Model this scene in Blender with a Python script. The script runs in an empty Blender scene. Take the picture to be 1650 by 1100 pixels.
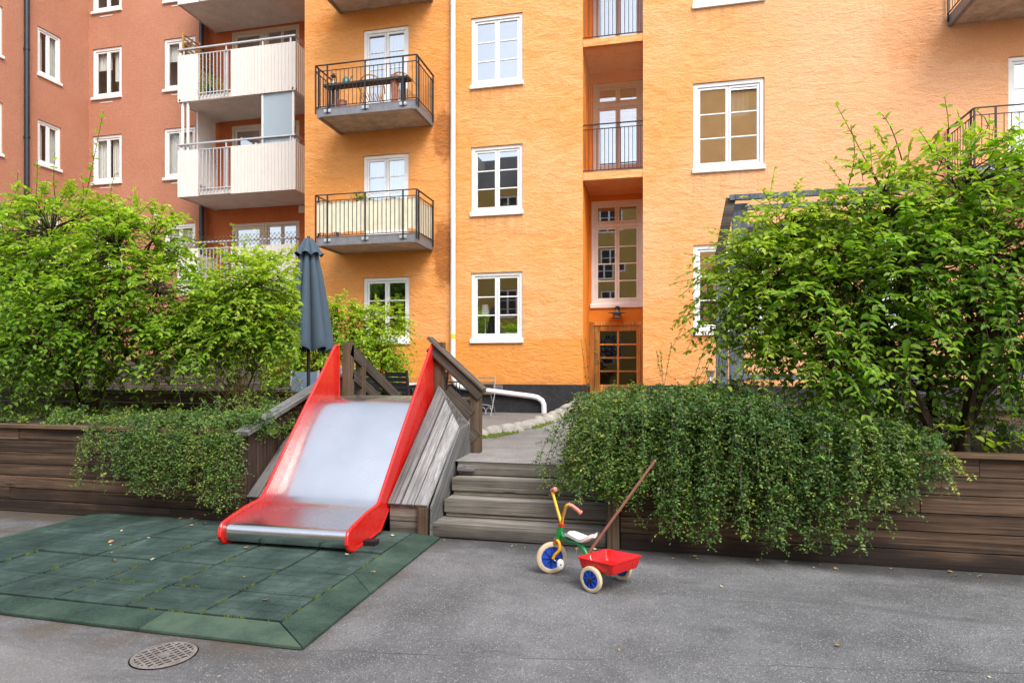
import bpy, bmesh, math, random
import numpy as np
from mathutils import Vector, Matrix
R = math.radians
random.seed(4)
rng = np.random.default_rng(7)
scn = bpy.context.scene
COL = scn.collection

# ------------------------------------------------------------------ helpers
ORG = {}
def tag(o, label=None, cat=None, group=None, kind=None):
    if label: o['label'] = label
    if cat: o['category'] = cat
    if group: o['group'] = group
    if kind: o['kind'] = kind
    return o
def empty(name, loc=(0, 0, 0), rz=0, label=None, cat=None, group=None):
    o = bpy.data.objects.new(name, None)
    o.location = loc; o.rotation_euler = (0, 0, rz); o.empty_display_size = .1
    COL.objects.link(o)
    ORG[o.name] = Vector(loc)
    return tag(o, label, cat, group)
def root_of(o):
    while o.parent is not None: o = o.parent
    return o
def copy_tree(o, parent=None):
    c = o.copy(); COL.objects.link(c)
    if parent is not None: c.parent = parent
    for ch in list(o.children): copy_tree(ch, c)
    return c

class MB:
    """collects shapes and links them as one mesh object"""
    def __init__(s, tf=None): s.v = []; s.f = []; s.m = []; s.tf = tf; s.cur = 0
    def add(s, verts, faces):
        n = len(s.v)
        if s.tf: verts = [s.tf(*p) for p in verts]
        s.v += [tuple(p) for p in verts]
        s.f += [tuple(i + n for i in f) for f in faces]
        s.m += [s.cur] * len(faces)
        return s
    def box(s, x0, x1, y0, y1, z0, z1):
        return s.hexa([(x0,y0,z0),(x1,y0,z0),(x1,y1,z0),(x0,y1,z0)], [(x0,y0,z1),(x1,y0,z1),(x1,y1,z1),(x0,y1,z1)])
    def hexa(s, b, t):
        n = len(b)
        f = [tuple(range(n - 1, -1, -1)), tuple(range(n, 2 * n))]
        f += [(i, (i + 1) % n, n + (i + 1) % n, n + i) for i in range(n)]
        return s.add(list(b) + list(t), f)
    def prism(s, poly, d):
        d = Vector(d)
        return s.hexa([tuple(p) for p in poly], [tuple(Vector(p) + d) for p in poly])
    def bar(s, a, b, w, h, up=(0, 0, 1)):
        """beam from a to b, w wide and h high, centred"""
        a = Vector(a); b = Vector(b); t = (b - a).normalized(); up = Vector(up)
        if abs(t.dot(up)) > .98: up = Vector((0, 1, 0))
        sd = t.cross(up).normalized(); u = sd.cross(t).normalized()
        q = [sd * (-w / 2) + u * (-h / 2), sd * (w / 2) + u * (-h / 2), sd * (w / 2) + u * (h / 2), sd * (-w / 2) + u * (h / 2)]
        return s.hexa([a + k for k in q], [b + k for k in q])
    def tube(s, pts, r, seg=8, cap=True):
        pts = [Vector(p) for p in pts]; n = len(pts)
        rs = r if isinstance(r, (list, tuple)) else [r] * n
        V = []; t0 = (pts[1] - pts[0]).normalized()
        nrm = t0.orthogonal().normalized()
        for i, p in enumerate(pts):
            t = (pts[min(i + 1, n - 1)] - pts[max(i - 1, 0)]).normalized()
            nrm = (nrm - t * nrm.dot(t))
            nrm = nrm.normalized() if nrm.length > 1e-6 else t.orthogonal().normalized()
            bn = t.cross(nrm)
            for k in range(seg):
                a = 2 * math.pi * k / seg
                V.append(p + (nrm * math.cos(a) + bn * math.sin(a)) * rs[i])
        F = [(i*seg+k, i*seg+(k+1)%seg, (i+1)*seg+(k+1)%seg, (i+1)*seg+k) for i in range(n-1) for k in range(seg)]
        if cap: F += [tuple(range(seg - 1, -1, -1)), tuple((n-1)*seg + k for k in range(seg))]
        return s.add(V, F)
    def lathe(s, prof, c=(0,0,0), axis=(0,0,1), seg=24, cap=True):
        """prof = [(r, h)] round an axis through c"""
        ax = Vector(axis).normalized(); e1 = ax.orthogonal().normalized(); e2 = ax.cross(e1); c = Vector(c); V = []
        for r, h in prof:
            for k in range(seg):
                a = 2*math.pi*k/seg
                V.append(c + ax*h + (e1*math.cos(a) + e2*math.sin(a))*r)
        n = len(prof)
        F = [(i*seg+k, i*seg+(k+1)%seg, (i+1)*seg+(k+1)%seg, (i+1)*seg+k) for i in range(n-1) for k in range(seg)]
        if cap and prof[0][0] > 1e-5: F.append(tuple(range(seg-1,-1,-1)))
        if cap and prof[-1][0] > 1e-5: F.append(tuple((n-1)*seg+k for k in range(seg)))
        return s.add(V, F)
    def quad(s, *p): return s.add(p, [tuple(range(len(p)))])
    def grid(s, P):
        nu, nv = len(P), len(P[0])
        V = [p for row in P for p in row]
        return s.add(V, [(i*nv+j, (i+1)*nv+j, (i+1)*nv+j+1, i*nv+j+1) for i in range(nu-1) for j in range(nv-1)])
    def build(s, name, mat, parent=None, smooth=False, bevel=0, kind=None, seg=2):
        me = bpy.data.meshes.new(name)
        off = Vector((0, 0, 0))
        if parent is not None: off = ORG.get(root_of(parent).name, off)
        me.from_pydata([(p[0]-off[0], p[1]-off[1], p[2]-off[2]) for p in s.v], [], s.f)
        for m in (mat if isinstance(mat, (list, tuple)) else [mat]): me.materials.append(m)
        if any(s.m): me.polygons.foreach_set('material_index', s.m)
        bm = bmesh.new(); bm.from_mesh(me); bmesh.ops.recalc_face_normals(bm, faces=bm.faces); bm.to_mesh(me); bm.free()
        if smooth:
            me.polygons.foreach_set('use_smooth', [True]*len(me.polygons))
            try: me.set_sharp_from_angle(angle=R(40))
            except Exception: pass
        o = bpy.data.objects.new(name, me); COL.objects.link(o)
        if parent is not None: o.parent = parent
        if bevel:
            b = o.modifiers.new('edge', 'BEVEL'); b.width = bevel; b.segments = seg; b.limit_method = 'ANGLE'; b.angle_limit = R(40)
        if kind: o['kind'] = kind
        return o

def along(o, d, up=(0, 0, 1)):
    """turns a part's own axes so that its X runs along the board; the shape stays where it is"""
    x = Vector(d).normalized(); y = Vector(up).cross(x).normalized(); z = x.cross(y)
    m = Matrix((x, y, z)).transposed().to_4x4(); o.data.transform(m.inverted()); o.matrix_local = m; return o
# ------------------------------------------------------------------ materials
class NT:
    def __init__(s, name):
        s.mat = bpy.data.materials.new(name); s.mat.use_nodes = True
        s.t = s.mat.node_tree; s.b = s.t.nodes['Principled BSDF']; s.out = s.t.nodes['Material Output']
    def n(s, typ, **kw):
        nd = s.t.nodes.new(typ)
        for k, v in kw.items():
            if k.startswith('_'): nd.inputs[int(k[1:])].default_value = v
            elif k in nd.inputs: nd.inputs[k].default_value = v
            else: setattr(nd, k, v)
        return nd
    def l(s, a, b): s.t.links.new(a, b)
    def set(s, **kw):
        for k, v in kw.items():
            key = {'color':'Base Color','rough':'Roughness','metal':'Metallic','spec':'Specular IOR Level','coat':'Coat Weight','ior':'IOR','sheen':'Sheen Weight'}[k]
            if key == 'Base Color' and len(v) == 3: v = (*v, 1)
            s.b.inputs[key].default_value = v
    def pos(s): return s.n('ShaderNodeNewGeometry').outputs['Position']
    def obj(s): return s.n('ShaderNodeTexCoord').outputs['Object']
    def rnd(s): return s.n('ShaderNodeNewGeometry').outputs['Random Per Island']
    def map(s, v, scale=(1,1,1), loc=(0,0,0), rot=(0,0,0)):
        m = s.n('ShaderNodeMapping'); s.l(v, m.inputs[0])
        m.inputs['Scale'].default_value = scale; m.inputs['Location'].default_value = loc; m.inputs['Rotation'].default_value = rot
        return m.outputs[0]
    def noise(s, v, scale=5, detail=4, rough=.5, dist=0):
        n = s.n('ShaderNodeTexNoise'); s.l(v, n.inputs['Vector'])
        n.inputs['Scale'].default_value = scale; n.inputs['Detail'].default_value = detail; n.inputs['Roughness'].default_value = rough; n.inputs['Distortion'].default_value = dist
        return n.outputs['Fac']
    def voro(s, v, scale=5, feature='F1'):
        n = s.n('ShaderNodeTexVoronoi'); n.feature = feature; s.l(v, n.inputs['Vector']); n.inputs['Scale'].default_value = scale
        return n
    def ramp(s, f, stops, interp='LINEAR'):
        r = s.n('ShaderNodeValToRGB'); r.color_ramp.interpolation = interp
        e = r.color_ramp.elements
        while len(e) < len(stops): e.new(.5)
        for k, (p, c) in enumerate(stops):
            e[k].position = p
            if not isinstance(c, (tuple, list)): c = (c, c, c)
            e[k].color = (*c[:3], 1)
        s.l(f, r.inputs[0]); return r.outputs[0]
    def math(s, op, a, b=None, clamp=False):
        m = s.n('ShaderNodeMath', operation=op); m.use_clamp = clamp
        for i, x in enumerate((a, b)):
            if x is None: continue
            if isinstance(x, (int, float)): m.inputs[i].default_value = x
            else: s.l(x, m.inputs[i])
        return m.outputs[0]
    def mix(s, f, a, b, mode='MIX'):
        m = s.n('ShaderNodeMix', data_type='RGBA', blend_type=mode)
        for i, x in ((0, f), (6, a), (7, b)):
            if isinstance(x, (int, float)): m.inputs[i].default_value = x if i == 0 else (x, x, x, 1)
            elif isinstance(x, tuple): m.inputs[i].default_value = (*x[:3], 1)
            else: s.l(x, m.inputs[i])
        return m.outputs[2]
    def range(s, v, a, b, c=0., d=1., smooth=True):
        m = s.n('ShaderNodeMapRange'); m.interpolation_type = 'SMOOTHSTEP' if smooth else 'LINEAR'
        s.l(v, m.inputs[0])
        for i, x in enumerate((a, b, c, d)): m.inputs[i+1].default_value = x
        return m.outputs[0]
    def sep(s, v):
        n = s.n('ShaderNodeSeparateXYZ'); s.l(v, n.inputs[0]); return n.outputs
    def comb(s, x, y, z):
        n = s.n('ShaderNodeCombineXYZ')
        for i, q in enumerate((x, y, z)):
            if isinstance(q, (int, float)): n.inputs[i].default_value = q
            else: s.l(q, n.inputs[i])
        return n.outputs[0]
    def bump(s, h, strength=.3, dist=.01, prev=None):
        b = s.n('ShaderNodeBump'); b.inputs['Strength'].default_value = strength; b.inputs['Distance'].default_value = dist
        s.l(h, b.inputs['Height'])
        if prev: s.l(prev, b.inputs['Normal'])
        return b.outputs[0]
    def col(s, c): s.l(c, s.b.inputs['Base Color'])
    def rgh(s, c): s.l(c, s.b.inputs['Roughness'])
    def nrm(s, c): s.l(c, s.b.inputs['Normal'])

def paint(name, c, rough=.5, metal=0., var=.12, scale=6, bump=.05, spec=.5, coat=0., dirt=None):
    t = NT(name); t.set(rough=rough, metal=metal, spec=spec, coat=coat)
    p = t.pos(); n = t.noise(p, scale, 5, .6)
    lo = tuple(x*(1-var) for x in c); hi = tuple(min(1, x*(1+var)) for x in c)
    col = t.ramp(n, [(.3, lo), (.7, hi)])
    if dirt:
        d = t.ramp(t.noise(p, scale*2.7, 6, .7, .4), [(.5, 0.), (.72, 1.)])
        col = t.mix(t.math('MULTIPLY', d, dirt[1]), col, dirt[0])
    t.col(col)
    t.rgh(t.ramp(t.noise(p, scale*4, 3), [(.3, max(0, rough-.08)), (.7, min(1, rough+.1))]))
    if bump: t.nrm(t.bump(t.noise(p, scale*20, 3), bump, .004))
    return t.mat

def wood(name, dark, mid, light, axis='x', rough=.8, grain=30, stain=None, bump=.5):
    t = NT(name); t.set(rough=rough, spec=.25)
    o = t.obj(); r = t.rnd()
    grain *= 1.35; sc = {'x': (.7, grain, grain), 'y': (grain, .7, grain), 'z': (grain, grain, .7)}[axis]
    sh = t.n('ShaderNodeVectorMath', operation='ADD'); t.l(o, sh.inputs[0]); t.l(t.comb(t.math('MULTIPLY', r, 37.), t.math('MULTIPLY', r, 91.), t.math('MULTIPLY', r, 53.)), sh.inputs[1])
    v = sh.outputs[0]
    g = t.noise(t.map(v, sc), 1., 6, .65, .6)
    g2 = t.noise(t.map(v, tuple(x*3.2 for x in sc)), 1., 3, .6)
    big = t.noise(v, 2.4, 4, .6)
    c = t.ramp(g, [(.34, dark), (.5, mid), (.66, light)])
    c = t.mix(t.ramp(g2, [(.35, 0.), (.5, .55)]), t.mix(.6, c, dark, 'MULTIPLY'), c)
    tone = t.math('ADD', t.math('MULTIPLY', r, .75), t.math('MULTIPLY', big, .7))
    c = t.mix(1., c, t.ramp(tone, [(.25, .42), (.65, .95), (1., 1.45)]), 'MULTIPLY')
    # knots
    kn = t.voro(t.map(v, {'x': (1.1, 7, 7), 'y': (7, 1.1, 7), 'z': (7, 7, 1.1)}[axis]), 1.)
    c = t.mix(t.range(kn.outputs['Distance'], .03, .10, .75, 0.), c, tuple(x*.35 for x in dark))
    sp = t.ramp(t.noise(t.map(v, {'x': (2., 7, 7), 'y': (7, 2., 7), 'z': (7, 7, 2.)}[axis]), 1., 6, .7, 1.), [(.55, 0.), (.70, .35)]); c = t.mix(sp, c, tuple(x*.55 for x in dark))
    if stain:
        z = t.sep(t.pos())[2]
        m = t.math('ADD', z, t.math('MULTIPLY', t.math('SUBTRACT', t.noise(t.map(t.pos(), (1, 1, 3)), 1.6, 5, .6), .5), stain[1]*1.6))
        c = t.mix(t.range(m, stain[0]-.06, stain[0]+.12, .8, 0.), c, stain[2])
    t.col(c); t.rgh(t.ramp(g2, [(.3, rough-.12), (.7, min(1., rough+.1))]))
    t.nrm(t.bump(t.math('ADD', g, t.math('MULTIPLY', g2, .5)), bump, .006))
    return t.mat

def plaster(name, kind):
    t = NT(name); t.set(rough=.92, spec=.12)
    p = t.pos(); x, y, z = t.sep(p)
    if kind == 'orange':
        w = t.math('ADD', t.math('MULTIPLY', t.noise(t.map(p, (2.0, 2.0, 5.0)), 1., 5, .6, .8), .65), t.math('MULTIPLY', t.noise(t.map(p, (6., 6., 15.), (3, 1, 7)), 1., 4, .65, .6), .35))
        fine = t.noise(p, 38., 4, .6); mid = t.noise(t.map(p, (1, 1, 2.2)), 6.5, 4, .6, .8)
        cloud = t.noise(p, .55, 5, .55)
        c = t.ramp(cloud, [(.3, (.78, .34, .11)), (.55, (.795, .378, .15)), (.75, (.80, .41, .19))])
        c = t.mix(t.ramp(w, [(.36, .6), (.52, 0.)]), c, (.70, .27, .065)); c = t.mix(t.ramp(w, [(.52, 0.), (.66, .45)]), c, (.78, .46, .21))
        # deeper orange towards the left, paler towards the right
        f = t.math('ADD', x, t.math('MULTIPLY', t.math('SUBTRACT', cloud, .5), 5.))
        c = t.mix(t.range(f, -5.2, -3.6, .42, 0.), c, (.72, .27, .05))
        c = t.mix(t.range(f, -.6, 3.0, 0., .55), c, (.78, .43, .26))
        # repainted strip above the plinth
        zz = t.math('ADD', z, t.math('MULTIPLY', t.math('SUBTRACT', t.noise(t.map(p, (6, 1, 1)), 2., 3), .5), .10))
        xl = t.range(x, -.5, -.3, 1., 0.)
        c = t.mix(t.math('MULTIPLY', t.range(zz, 2.02, 2.10, .7, 0.), xl), c, (.74, .27, .045))
        # brown stains, and deeper orange patches below the balcony slabs
        wob = t.math('MULTIPLY', t.math('SUBTRACT', t.noise(t.map(p, (1.6, 1, 1.1)), 2.2, 6, .7, .5), .5), 1.5)
        for cx, cz, rx, rz, k, sc_ in ((-4.78, 6.75, .30, .62, .7, (.30, .09, .025)), (-4.78, 4.05, .30, .85, .75, (.27, .085, .025)), (-5.1, 7.9, .55, .8, .3, (.55, .20, .04)),
                                  (-6.3, 6.75, 1.5, .28, .4, (.62, .20, .03)), (-6.2, 3.9, 1.4, .30, .45, (.62, .20, .03)),
                                  (4.75, 8.0, .75, .75, .3, (.55, .24, .10)), (6.6, 7.6, 2., .4, .35, (.65, .24, .07)), (-7.0, 9.6, 1.6, .25, .4, (.62, .2, .03))):
            dx = t.math('DIVIDE', t.math('SUBTRACT', x, cx), rx); dz = t.math('DIVIDE', t.math('SUBTRACT', z, cz), rz)
            d = t.math('SQRT', t.math('ADD', t.math('MULTIPLY', dx, dx), t.math('MULTIPLY', dz, dz)))
            d = t.math('ADD', d, wob)
            c = t.mix(t.range(d, .65, 1.15, k, 0.), c, sc_)
        # dirty runs below the sills, splashes above the plinth
        rn = t.ramp(t.noise(t.map(p, (11, 1, .5)), 1., 5, .7), [(.45, 0.), (.62, 1.)])
        for x0, x1, zs in ((-4.2, -2.9, 2.0), (-4.2, -2.9, 4.85), (-4.2, -2.9, 7.72), (-6.85, -5.6, 2.0), (.65, 2.15, 5.5), (.65, 2.15, 2.1), (.65, 2.15, 8.93)):
            m = t.math('MULTIPLY', t.range(x, x0-.03, x0+.08), t.range(x, x1-.08, x1+.03, 1., 0.))
            m = t.math('MULTIPLY', m, t.math('MULTIPLY', t.range(z, zs-.75, zs-.05, 0., 1.), t.range(z, zs, zs+.02, 1., 0.)))
            c = t.mix(t.math('MULTIPLY', t.math('MULTIPLY', m, rn), .38), c, (.40, .20, .085))
        sz = t.math('ADD', z, t.math('MULTIPLY', t.math('SUBTRACT', t.noise(p, 4.5, 5, .7), .5), .9))
        c = t.mix(t.range(sz, 1.0, 1.35, .45, 0.), c, (.50, .20, .06))
        # thin drips and scuffs
        dr = t.ramp(t.noise(t.map(p, (9, 1, .35)), 1., 4, .7), [(.62, 0.), (.72, 1.)])
        c = t.mix(t.math('MULTIPLY', dr, .22), c, (.55, .2, .05))
        sc = t.ramp(t.noise(p, 17., 3, .6), [(.70, 0.), (.76, 1.)])
        c = t.mix(t.math('MULTIPLY', sc, .3), c, (.80, .55, .35)); gr = t.noise(p, 75., 3, .7); c = t.mix(1., c, t.ramp(gr, [(.3, .82), (.7, 1.12)]), 'MULTIPLY')
        t.col(c)
        h = t.math('ADD', t.math('MULTIPLY', w, 1.), t.math('ADD', t.math('MULTIPLY', mid, .35), t.math('MULTIPLY', fine, .22)))
        t.nrm(t.bump(h, .8, .055))
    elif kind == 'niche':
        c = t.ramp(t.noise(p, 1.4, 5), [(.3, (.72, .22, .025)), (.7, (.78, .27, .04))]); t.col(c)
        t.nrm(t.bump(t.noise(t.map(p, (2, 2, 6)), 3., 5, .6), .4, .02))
    else:
        base = {'red': ((.43, .19, .115), (.50, .23, .145)), 'recess': ((.52, .145, .05), (.58, .175, .065)), 'ochre': ((.44, .29, .075), (.50, .34, .10))}[kind]
        n = t.noise(p, .8, 5, .6); c = t.ramp(n, [(.3, base[0]), (.7, base[1])])
        sp = t.noise(p, 22., 4, .7); c = t.mix(t.ramp(sp, [(.35, .35), (.6, 0.)]), c, tuple(q*.6 for q in base[0]))
        dr = t.ramp(t.noise(t.map(p, (5, 5, .3)), 1., 4, .7), [(.55, 0.), (.75, 1.)])
        c = t.mix(t.math('MULTIPLY', dr, .2), c, tuple(q*.7 for q in base[0]))
        t.col(c); t.nrm(t.bump(t.math('ADD', sp, t.noise(p, 7., 4)), .6, .02))
    return t.mat

def leafmat(name, dark, lite, yellow, trans=.35, rough=.42):
    t = NT(name); t.set(rough=rough, spec=.4)
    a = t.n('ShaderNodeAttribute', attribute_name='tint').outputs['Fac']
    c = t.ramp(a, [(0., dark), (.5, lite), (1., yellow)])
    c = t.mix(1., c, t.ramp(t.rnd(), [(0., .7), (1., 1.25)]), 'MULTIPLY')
    t.col(c)
    tr = t.n('ShaderNodeBsdfTranslucent'); t.l(t.mix(1., c, (1.25, 1.35, .6), 'MULTIPLY'), tr.inputs[0])
    m = t.n('ShaderNodeMixShader'); m.inputs[0].default_value = trans
    t.l(t.b.outputs[0], m.inputs[1]); t.l(tr.outputs[0], m.inputs[2]); t.l(m.outputs[0], t.out.inputs[0])
    return t.mat

def glassmat(name, refl=.22, tint=(.80, .84, .84), wob=.0):
    t = NT(name); t.t.nodes.remove(t.b)
    tr = t.n('ShaderNodeBsdfTransparent'); tr.inputs[0].default_value = (*tint, 1)
    gl = t.n('ShaderNodeBsdfGlossy'); gl.inputs['Roughness'].default_value = .012; gl.inputs[0].default_value = (.95, .98, 1, 1)
    if wob:
        b = t.bump(t.noise(t.map(t.pos(), (1, 1, .7)), 3.2, 2), wob, .02); t.l(b, gl.inputs['Normal'])
    fr = t.n('ShaderNodeLayerWeight'); fr.inputs['Blend'].default_value = .5
    f = t.math('ADD', t.math('MULTIPLY', t.math('POWER', fr.outputs['Facing'], 4.), .7), refl + .05, True)
    m = t.n('ShaderNodeMixShader'); t.l(f, m.inputs[0]); t.l(tr.outputs[0], m.inputs[1]); t.l(gl.outputs[0], m.inputs[2]); t.l(m.outputs[0], t.out.inputs[0])
    return t.mat

def asphalt(name, base=(.150, .149, .151), seam=False):
    t = NT(name); t.set(rough=.85, spec=.3); p = t.pos(); x, y, z = t.sep(p)
    big = t.noise(p, .55, 6, .65, .6); mid = t.noise(p, 2.6, 5, .65)
    c = t.ramp(big, [(.34, tuple(q*.68 for q in base)), (.5, base), (.66, tuple(q*1.35 for q in base))])
    c = t.mix(1., c, t.ramp(mid, [(.34, .8), (.66, 1.18)]), 'MULTIPLY')
    # aggregate
    v = t.voro(p, 105.); c = t.mix(t.math('MULTIPLY', t.range(v.outputs['Distance'], .25, .5, 1., 0.), .7), c, t.ramp(v.outputs['Color'], [(.15, .02), (.6, .17), (.95, .55)]))
    v2 = t.voro(p, 62.); sel = t.ramp(t.n('ShaderNodeSeparateColor').outputs[0], [(0, 0), (1, 1)])
    sp = t.n('ShaderNodeSeparateColor'); t.l(v2.outputs['Color'], sp.inputs[0])
    dust = t.ramp(t.noise(p, 1.1, 5, .6), [(.42, .0), (.62, 1.)])
    pick = t.math('MULTIPLY', t.range(sp.outputs[0], .62, .74), t.range(v2.outputs['Distance'], .14, .24, 1., 0.))
    c = t.mix(t.math('MULTIPLY', pick, t.math('ADD', .2, t.math('MULTIPLY', dust, .55))), c, (.40, .39, .37))
    if seam:
        d = t.math('SUBTRACT', y, t.math('ADD', 3.22, t.math('MULTIPLY', x, .155)))
        d = t.math('ADD', d, t.math('MULTIPLY', t.math('SUBTRACT', t.noise(p, 2.5, 4, .6), .5), .09))
        d = t.math('ABSOLUTE', d)
        f = t.math('MULTIPLY', t.range(d, .002, .007, .6, 0.), t.ramp(t.noise(p, 1.3, 3), [(.46, 0.), (.58, 1.)]))
        f = t.math('MULTIPLY', f, t.range(x, -2.2, -1.7))
        c = t.mix(f, c, (.02, .02, .02))
        # dark strip along the foot of the timber walls, earth round the drain
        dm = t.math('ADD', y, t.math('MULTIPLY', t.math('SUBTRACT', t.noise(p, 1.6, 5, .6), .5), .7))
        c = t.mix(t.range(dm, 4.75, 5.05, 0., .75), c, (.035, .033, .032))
        du = t.math('MULTIPLY', t.range(t.math('ADD', t.math('MULTIPLY', x, -.5), t.math('MULTIPLY', t.math('SUBTRACT', big, .5), 2.5)), .6, 1.7), t.range(y, 3.0, 2.5)); c = t.mix(t.math('MULTIPLY', du, .4), c, (.27, .255, .24))
        st = t.ramp(t.noise(t.map(p, (.5, 1.3, 1), (4, 2, 0)), 1.3, 6, .68, 1.2), [(.52, 0.), (.66, .55)]); c = t.mix(st, c, (.075, .075, .078))
        e = t.math('MULTIPLY', t.range(y, 2.6, 2.95, 0., 1.), t.range(x, -1.5, -2.0, 0., 1.))
        e = t.math('MULTIPLY', e, t.ramp(t.noise(p, 3.5, 5, .65), [(.4, 0.), (.6, .75)]))
        c = t.mix(e, c, (.10, .072, .045))
    t.col(c)
    h = t.math('ADD', t.math('MULTIPLY', v.outputs['Distance'], -1.), t.noise(p, 60., 3))
    t.nrm(t.bump(h, .55, .006)); return t.mat

M = {}
M['orange'] = plaster('orange_plaster', 'orange'); M['niche'] = plaster('niche_plaster', 'niche')
M['red'] = plaster('red_plaster', 'red'); M['recess'] = plaster('recess_plaster', 'recess'); M['ochre'] = plaster('ochre_plaster', 'ochre')
M['plinth'] = paint('plinth_black', (.012, .012, .014), .75, 0, .5, 5, .3, dirt=((.07, .065, .06), .5))
M['white'] = paint('white_paint', (.78, .77, .74), .45, 0, .05, 4, .03, dirt=((.52, .48, .42), .25))
M['frame_old'] = paint('beige_paint', (.66, .55, .44), .5, 0, .06, 4, .03)
M['frame_mauve'] = paint('mauve_paint', (.60, .50, .44), .5, 0, .06, 4, .03)
M['pinkwhite'] = paint('pinkish_white_paint', (.87, .84, .80), .5, 0, .06, 4, .03)
M['doorwood'] = wood('varnished_door_wood', (.42, .18, .04), (.62, .30, .08), (.72, .38, .12), 'z', .4, 22, bump=.1)
M['glass'] = glassmat('window_glass', .38); M['glass_sky'] = glassmat('upper_window_glass', .40, (.7, .75, .77)); M['glass_warm'] = glassmat('large_window_glass', .62); M['glass_old'] = glassmat('old_door_glass', .10, (.22, .23, .2), .25)
def sky_tinted():  # pale blue sky reflection is put into the pane's colour
    t = NT('sky_tinted_glass'); t.set(color=(.62, .74, .80), rough=.15); tr = t.n('ShaderNodeBsdfTransparent'); m = t.n('ShaderNodeMixShader'); m.inputs[0].default_value = .3
    tl = t.n('ShaderNodeBsdfTranslucent'); tl.inputs[0].default_value = (.62, .76, .84, 1); m2 = t.n('ShaderNodeMixShader'); m2.inputs[0].default_value = .4; t.l(t.b.outputs[0], m2.inputs[1]); t.l(tl.outputs[0], m2.inputs[2])
    t.l(m2.outputs[0], m.inputs[1]); t.l(tr.outputs[0], m.inputs[2]); t.l(m.outputs[0], t.out.inputs[0]); return t.mat
M['glass_balcony'] = sky_tinted(); M['glass_dim'] = glassmat('dim_window_glass', .045, (.92, .94, .93))
M['room'] = paint('room_wall', (.42, .39, .32), .9, 0, .2, 2, 0)
M['curtain'] = paint('curtain_cloth', (.62, .61, .58), .9, 0, .08, 8, .1)
M['blind'] = paint('blind_slats', (.72, .73, .74), .6, 0, .04, 8, 0)
M['panel'] = paint('balcony_panel', (.67, .625, .57), .55, 0, .03, 2, .0, dirt=((.45, .40, .34), .1))
M['alu'] = paint('grey_aluminium', (.55, .54, .53), .38, .7, .08, 5, .02)
M['slab'] = paint('concrete_slab', (.46, .38, .30), .9, 0, .25, 4, .3, dirt=((.15, .11, .08), .6))
M['slab_white'] = paint('painted_slab', (.62, .575, .53), .85, 0, .1, 3, .2, dirt=((.36, .31, .27), .4))
M['steel_grey'] = paint('grey_steel', (.20, .20, .215), .5, .3, .15, 6, .05, dirt=((.11, .08, .06), .4))
M['iron'] = paint('black_iron', (.022, .022, .026), .5, .2, .2, 10, .05)
M['fabric_cream'] = paint('cream_screen_cloth', (.76, .70, .53), .95, 0, .08, 7, .15)
M['pipe_white'] = paint('white_pipe', (.72, .71, .70), .4, 0, .06, 3, .02, dirt=((.42, .38, .33), .35))
M['pipe_black'] = paint('black_pipe', (.015, .02, .028), .4, 0, .2, 3, .02)
M['yellow_band'] = paint('yellow_band', (.75, .50, .03), .5)
M['metal_roof'] = paint('roof_metal', (.05, .05, .05), .5, .4)
M['asphalt'] = asphalt('yard_asphalt', seam=True); M['path'] = asphalt('path_asphalt', (.23, .22, .21)); M['terrace'] = asphalt('terrace_asphalt', (.17, .155, .145))
M['wood_wall'] = wood('dark_stained_planks', (.04, .026, .018), (.118, .073, .047), (.21, .135, .088), 'x', .8, 26, (.10, .28, (.012, .010, .010)))
M['wood_wall_y'] = wood('dark_stained_planks_along', (.04, .026, .022), (.09, .058, .046), (.14, .095, .075), 'z', .8, 26)
M['wood_cap'] = wood('brown_cap_board', (.10, .058, .03), (.19, .12, .07), (.28, .19, .12), 'x', .75, 26)
M['wood_grey_y'] = wood('silvered_boards', (.12, .112, .10), (.26, .245, .22), (.37, .35, .32), 'y', .85, 30)
M['wood_grey_x'] = wood('silvered_steps', (.11, .10, .085), (.29, .265, .23), (.42, .395, .35), 'x', .88, 30, (.05, .1, (.03, .028, .025)))
M['wood_silver'] = wood('silvered_boards_sloping', (.115, .114, .112), (.245, .244, .242), (.355, .355, .352), 'x', .85, 30)
M['wood_brown_z'] = wood('weathered_post', (.09, .06, .038), (.20, .14, .09), (.24, .185, .135), 'z', .85, 30)
M['wood_rail'] = wood('weathered_rail', (.05, .042, .034), (.13, .108, .086), (.22, .19, .155), 'x', .85, 30)
M['wood_blue'] = wood('blue_grey_timber', (.10, .118, .15), (.19, .215, .26), (.28, .305, .35), 'z', .8, 26)
M['wood_orange'] = wood('golden_slats', (.30, .15, .05), (.45, .25, .09), (.55, .34, .14), 'x', .6, 20)
M['soil'] = paint('dark_soil', (.035, .025, .018), .95, 0, .5, 14, .9)
M['slide_red'] = paint('red_slide_paint', (.66, .014, .010), .25, 0, .08, 3, .02, .5, .4, dirt=((.45, .03, .02), .15))
M['bark'] = wood('shrub_bark', (.03, .02, .014), (.075, .05, .035), (.12, .085, .06), 'z', .9, 18)
M['twig'] = paint('thin_twigs', (.13, .085, .05), .85, 0, .3, 20, 0)
M['leaf_left'] = leafmat('leaf_left_shrub', (.12, .25, .022), (.23, .40, .025), (.40, .52, .035), .48)
M['leaf_right'] = leafmat('leaf_right_shrub', (.11, .25, .028), (.22, .39, .03), (.40, .50, .04), .46, .5)
M['leaf_small'] = leafmat('leaf_cotoneaster', (.03, .085, .024), (.095, .19, .036), (.30, .36, .05), .25, .38)
M['umbrella'] = paint('slate_blue_canvas', (.050, .078, .108), .9, 0, .05, 2, .08)
M['stone'] = paint('pale_granite', (.30, .28, .25), .9, 0, .25, 9, .8, dirt=((.20, .19, .15), .5))
M['moss'] = paint('moss_green', (.10, .14, .012), .95, 0, .4, 30, .9)
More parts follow.
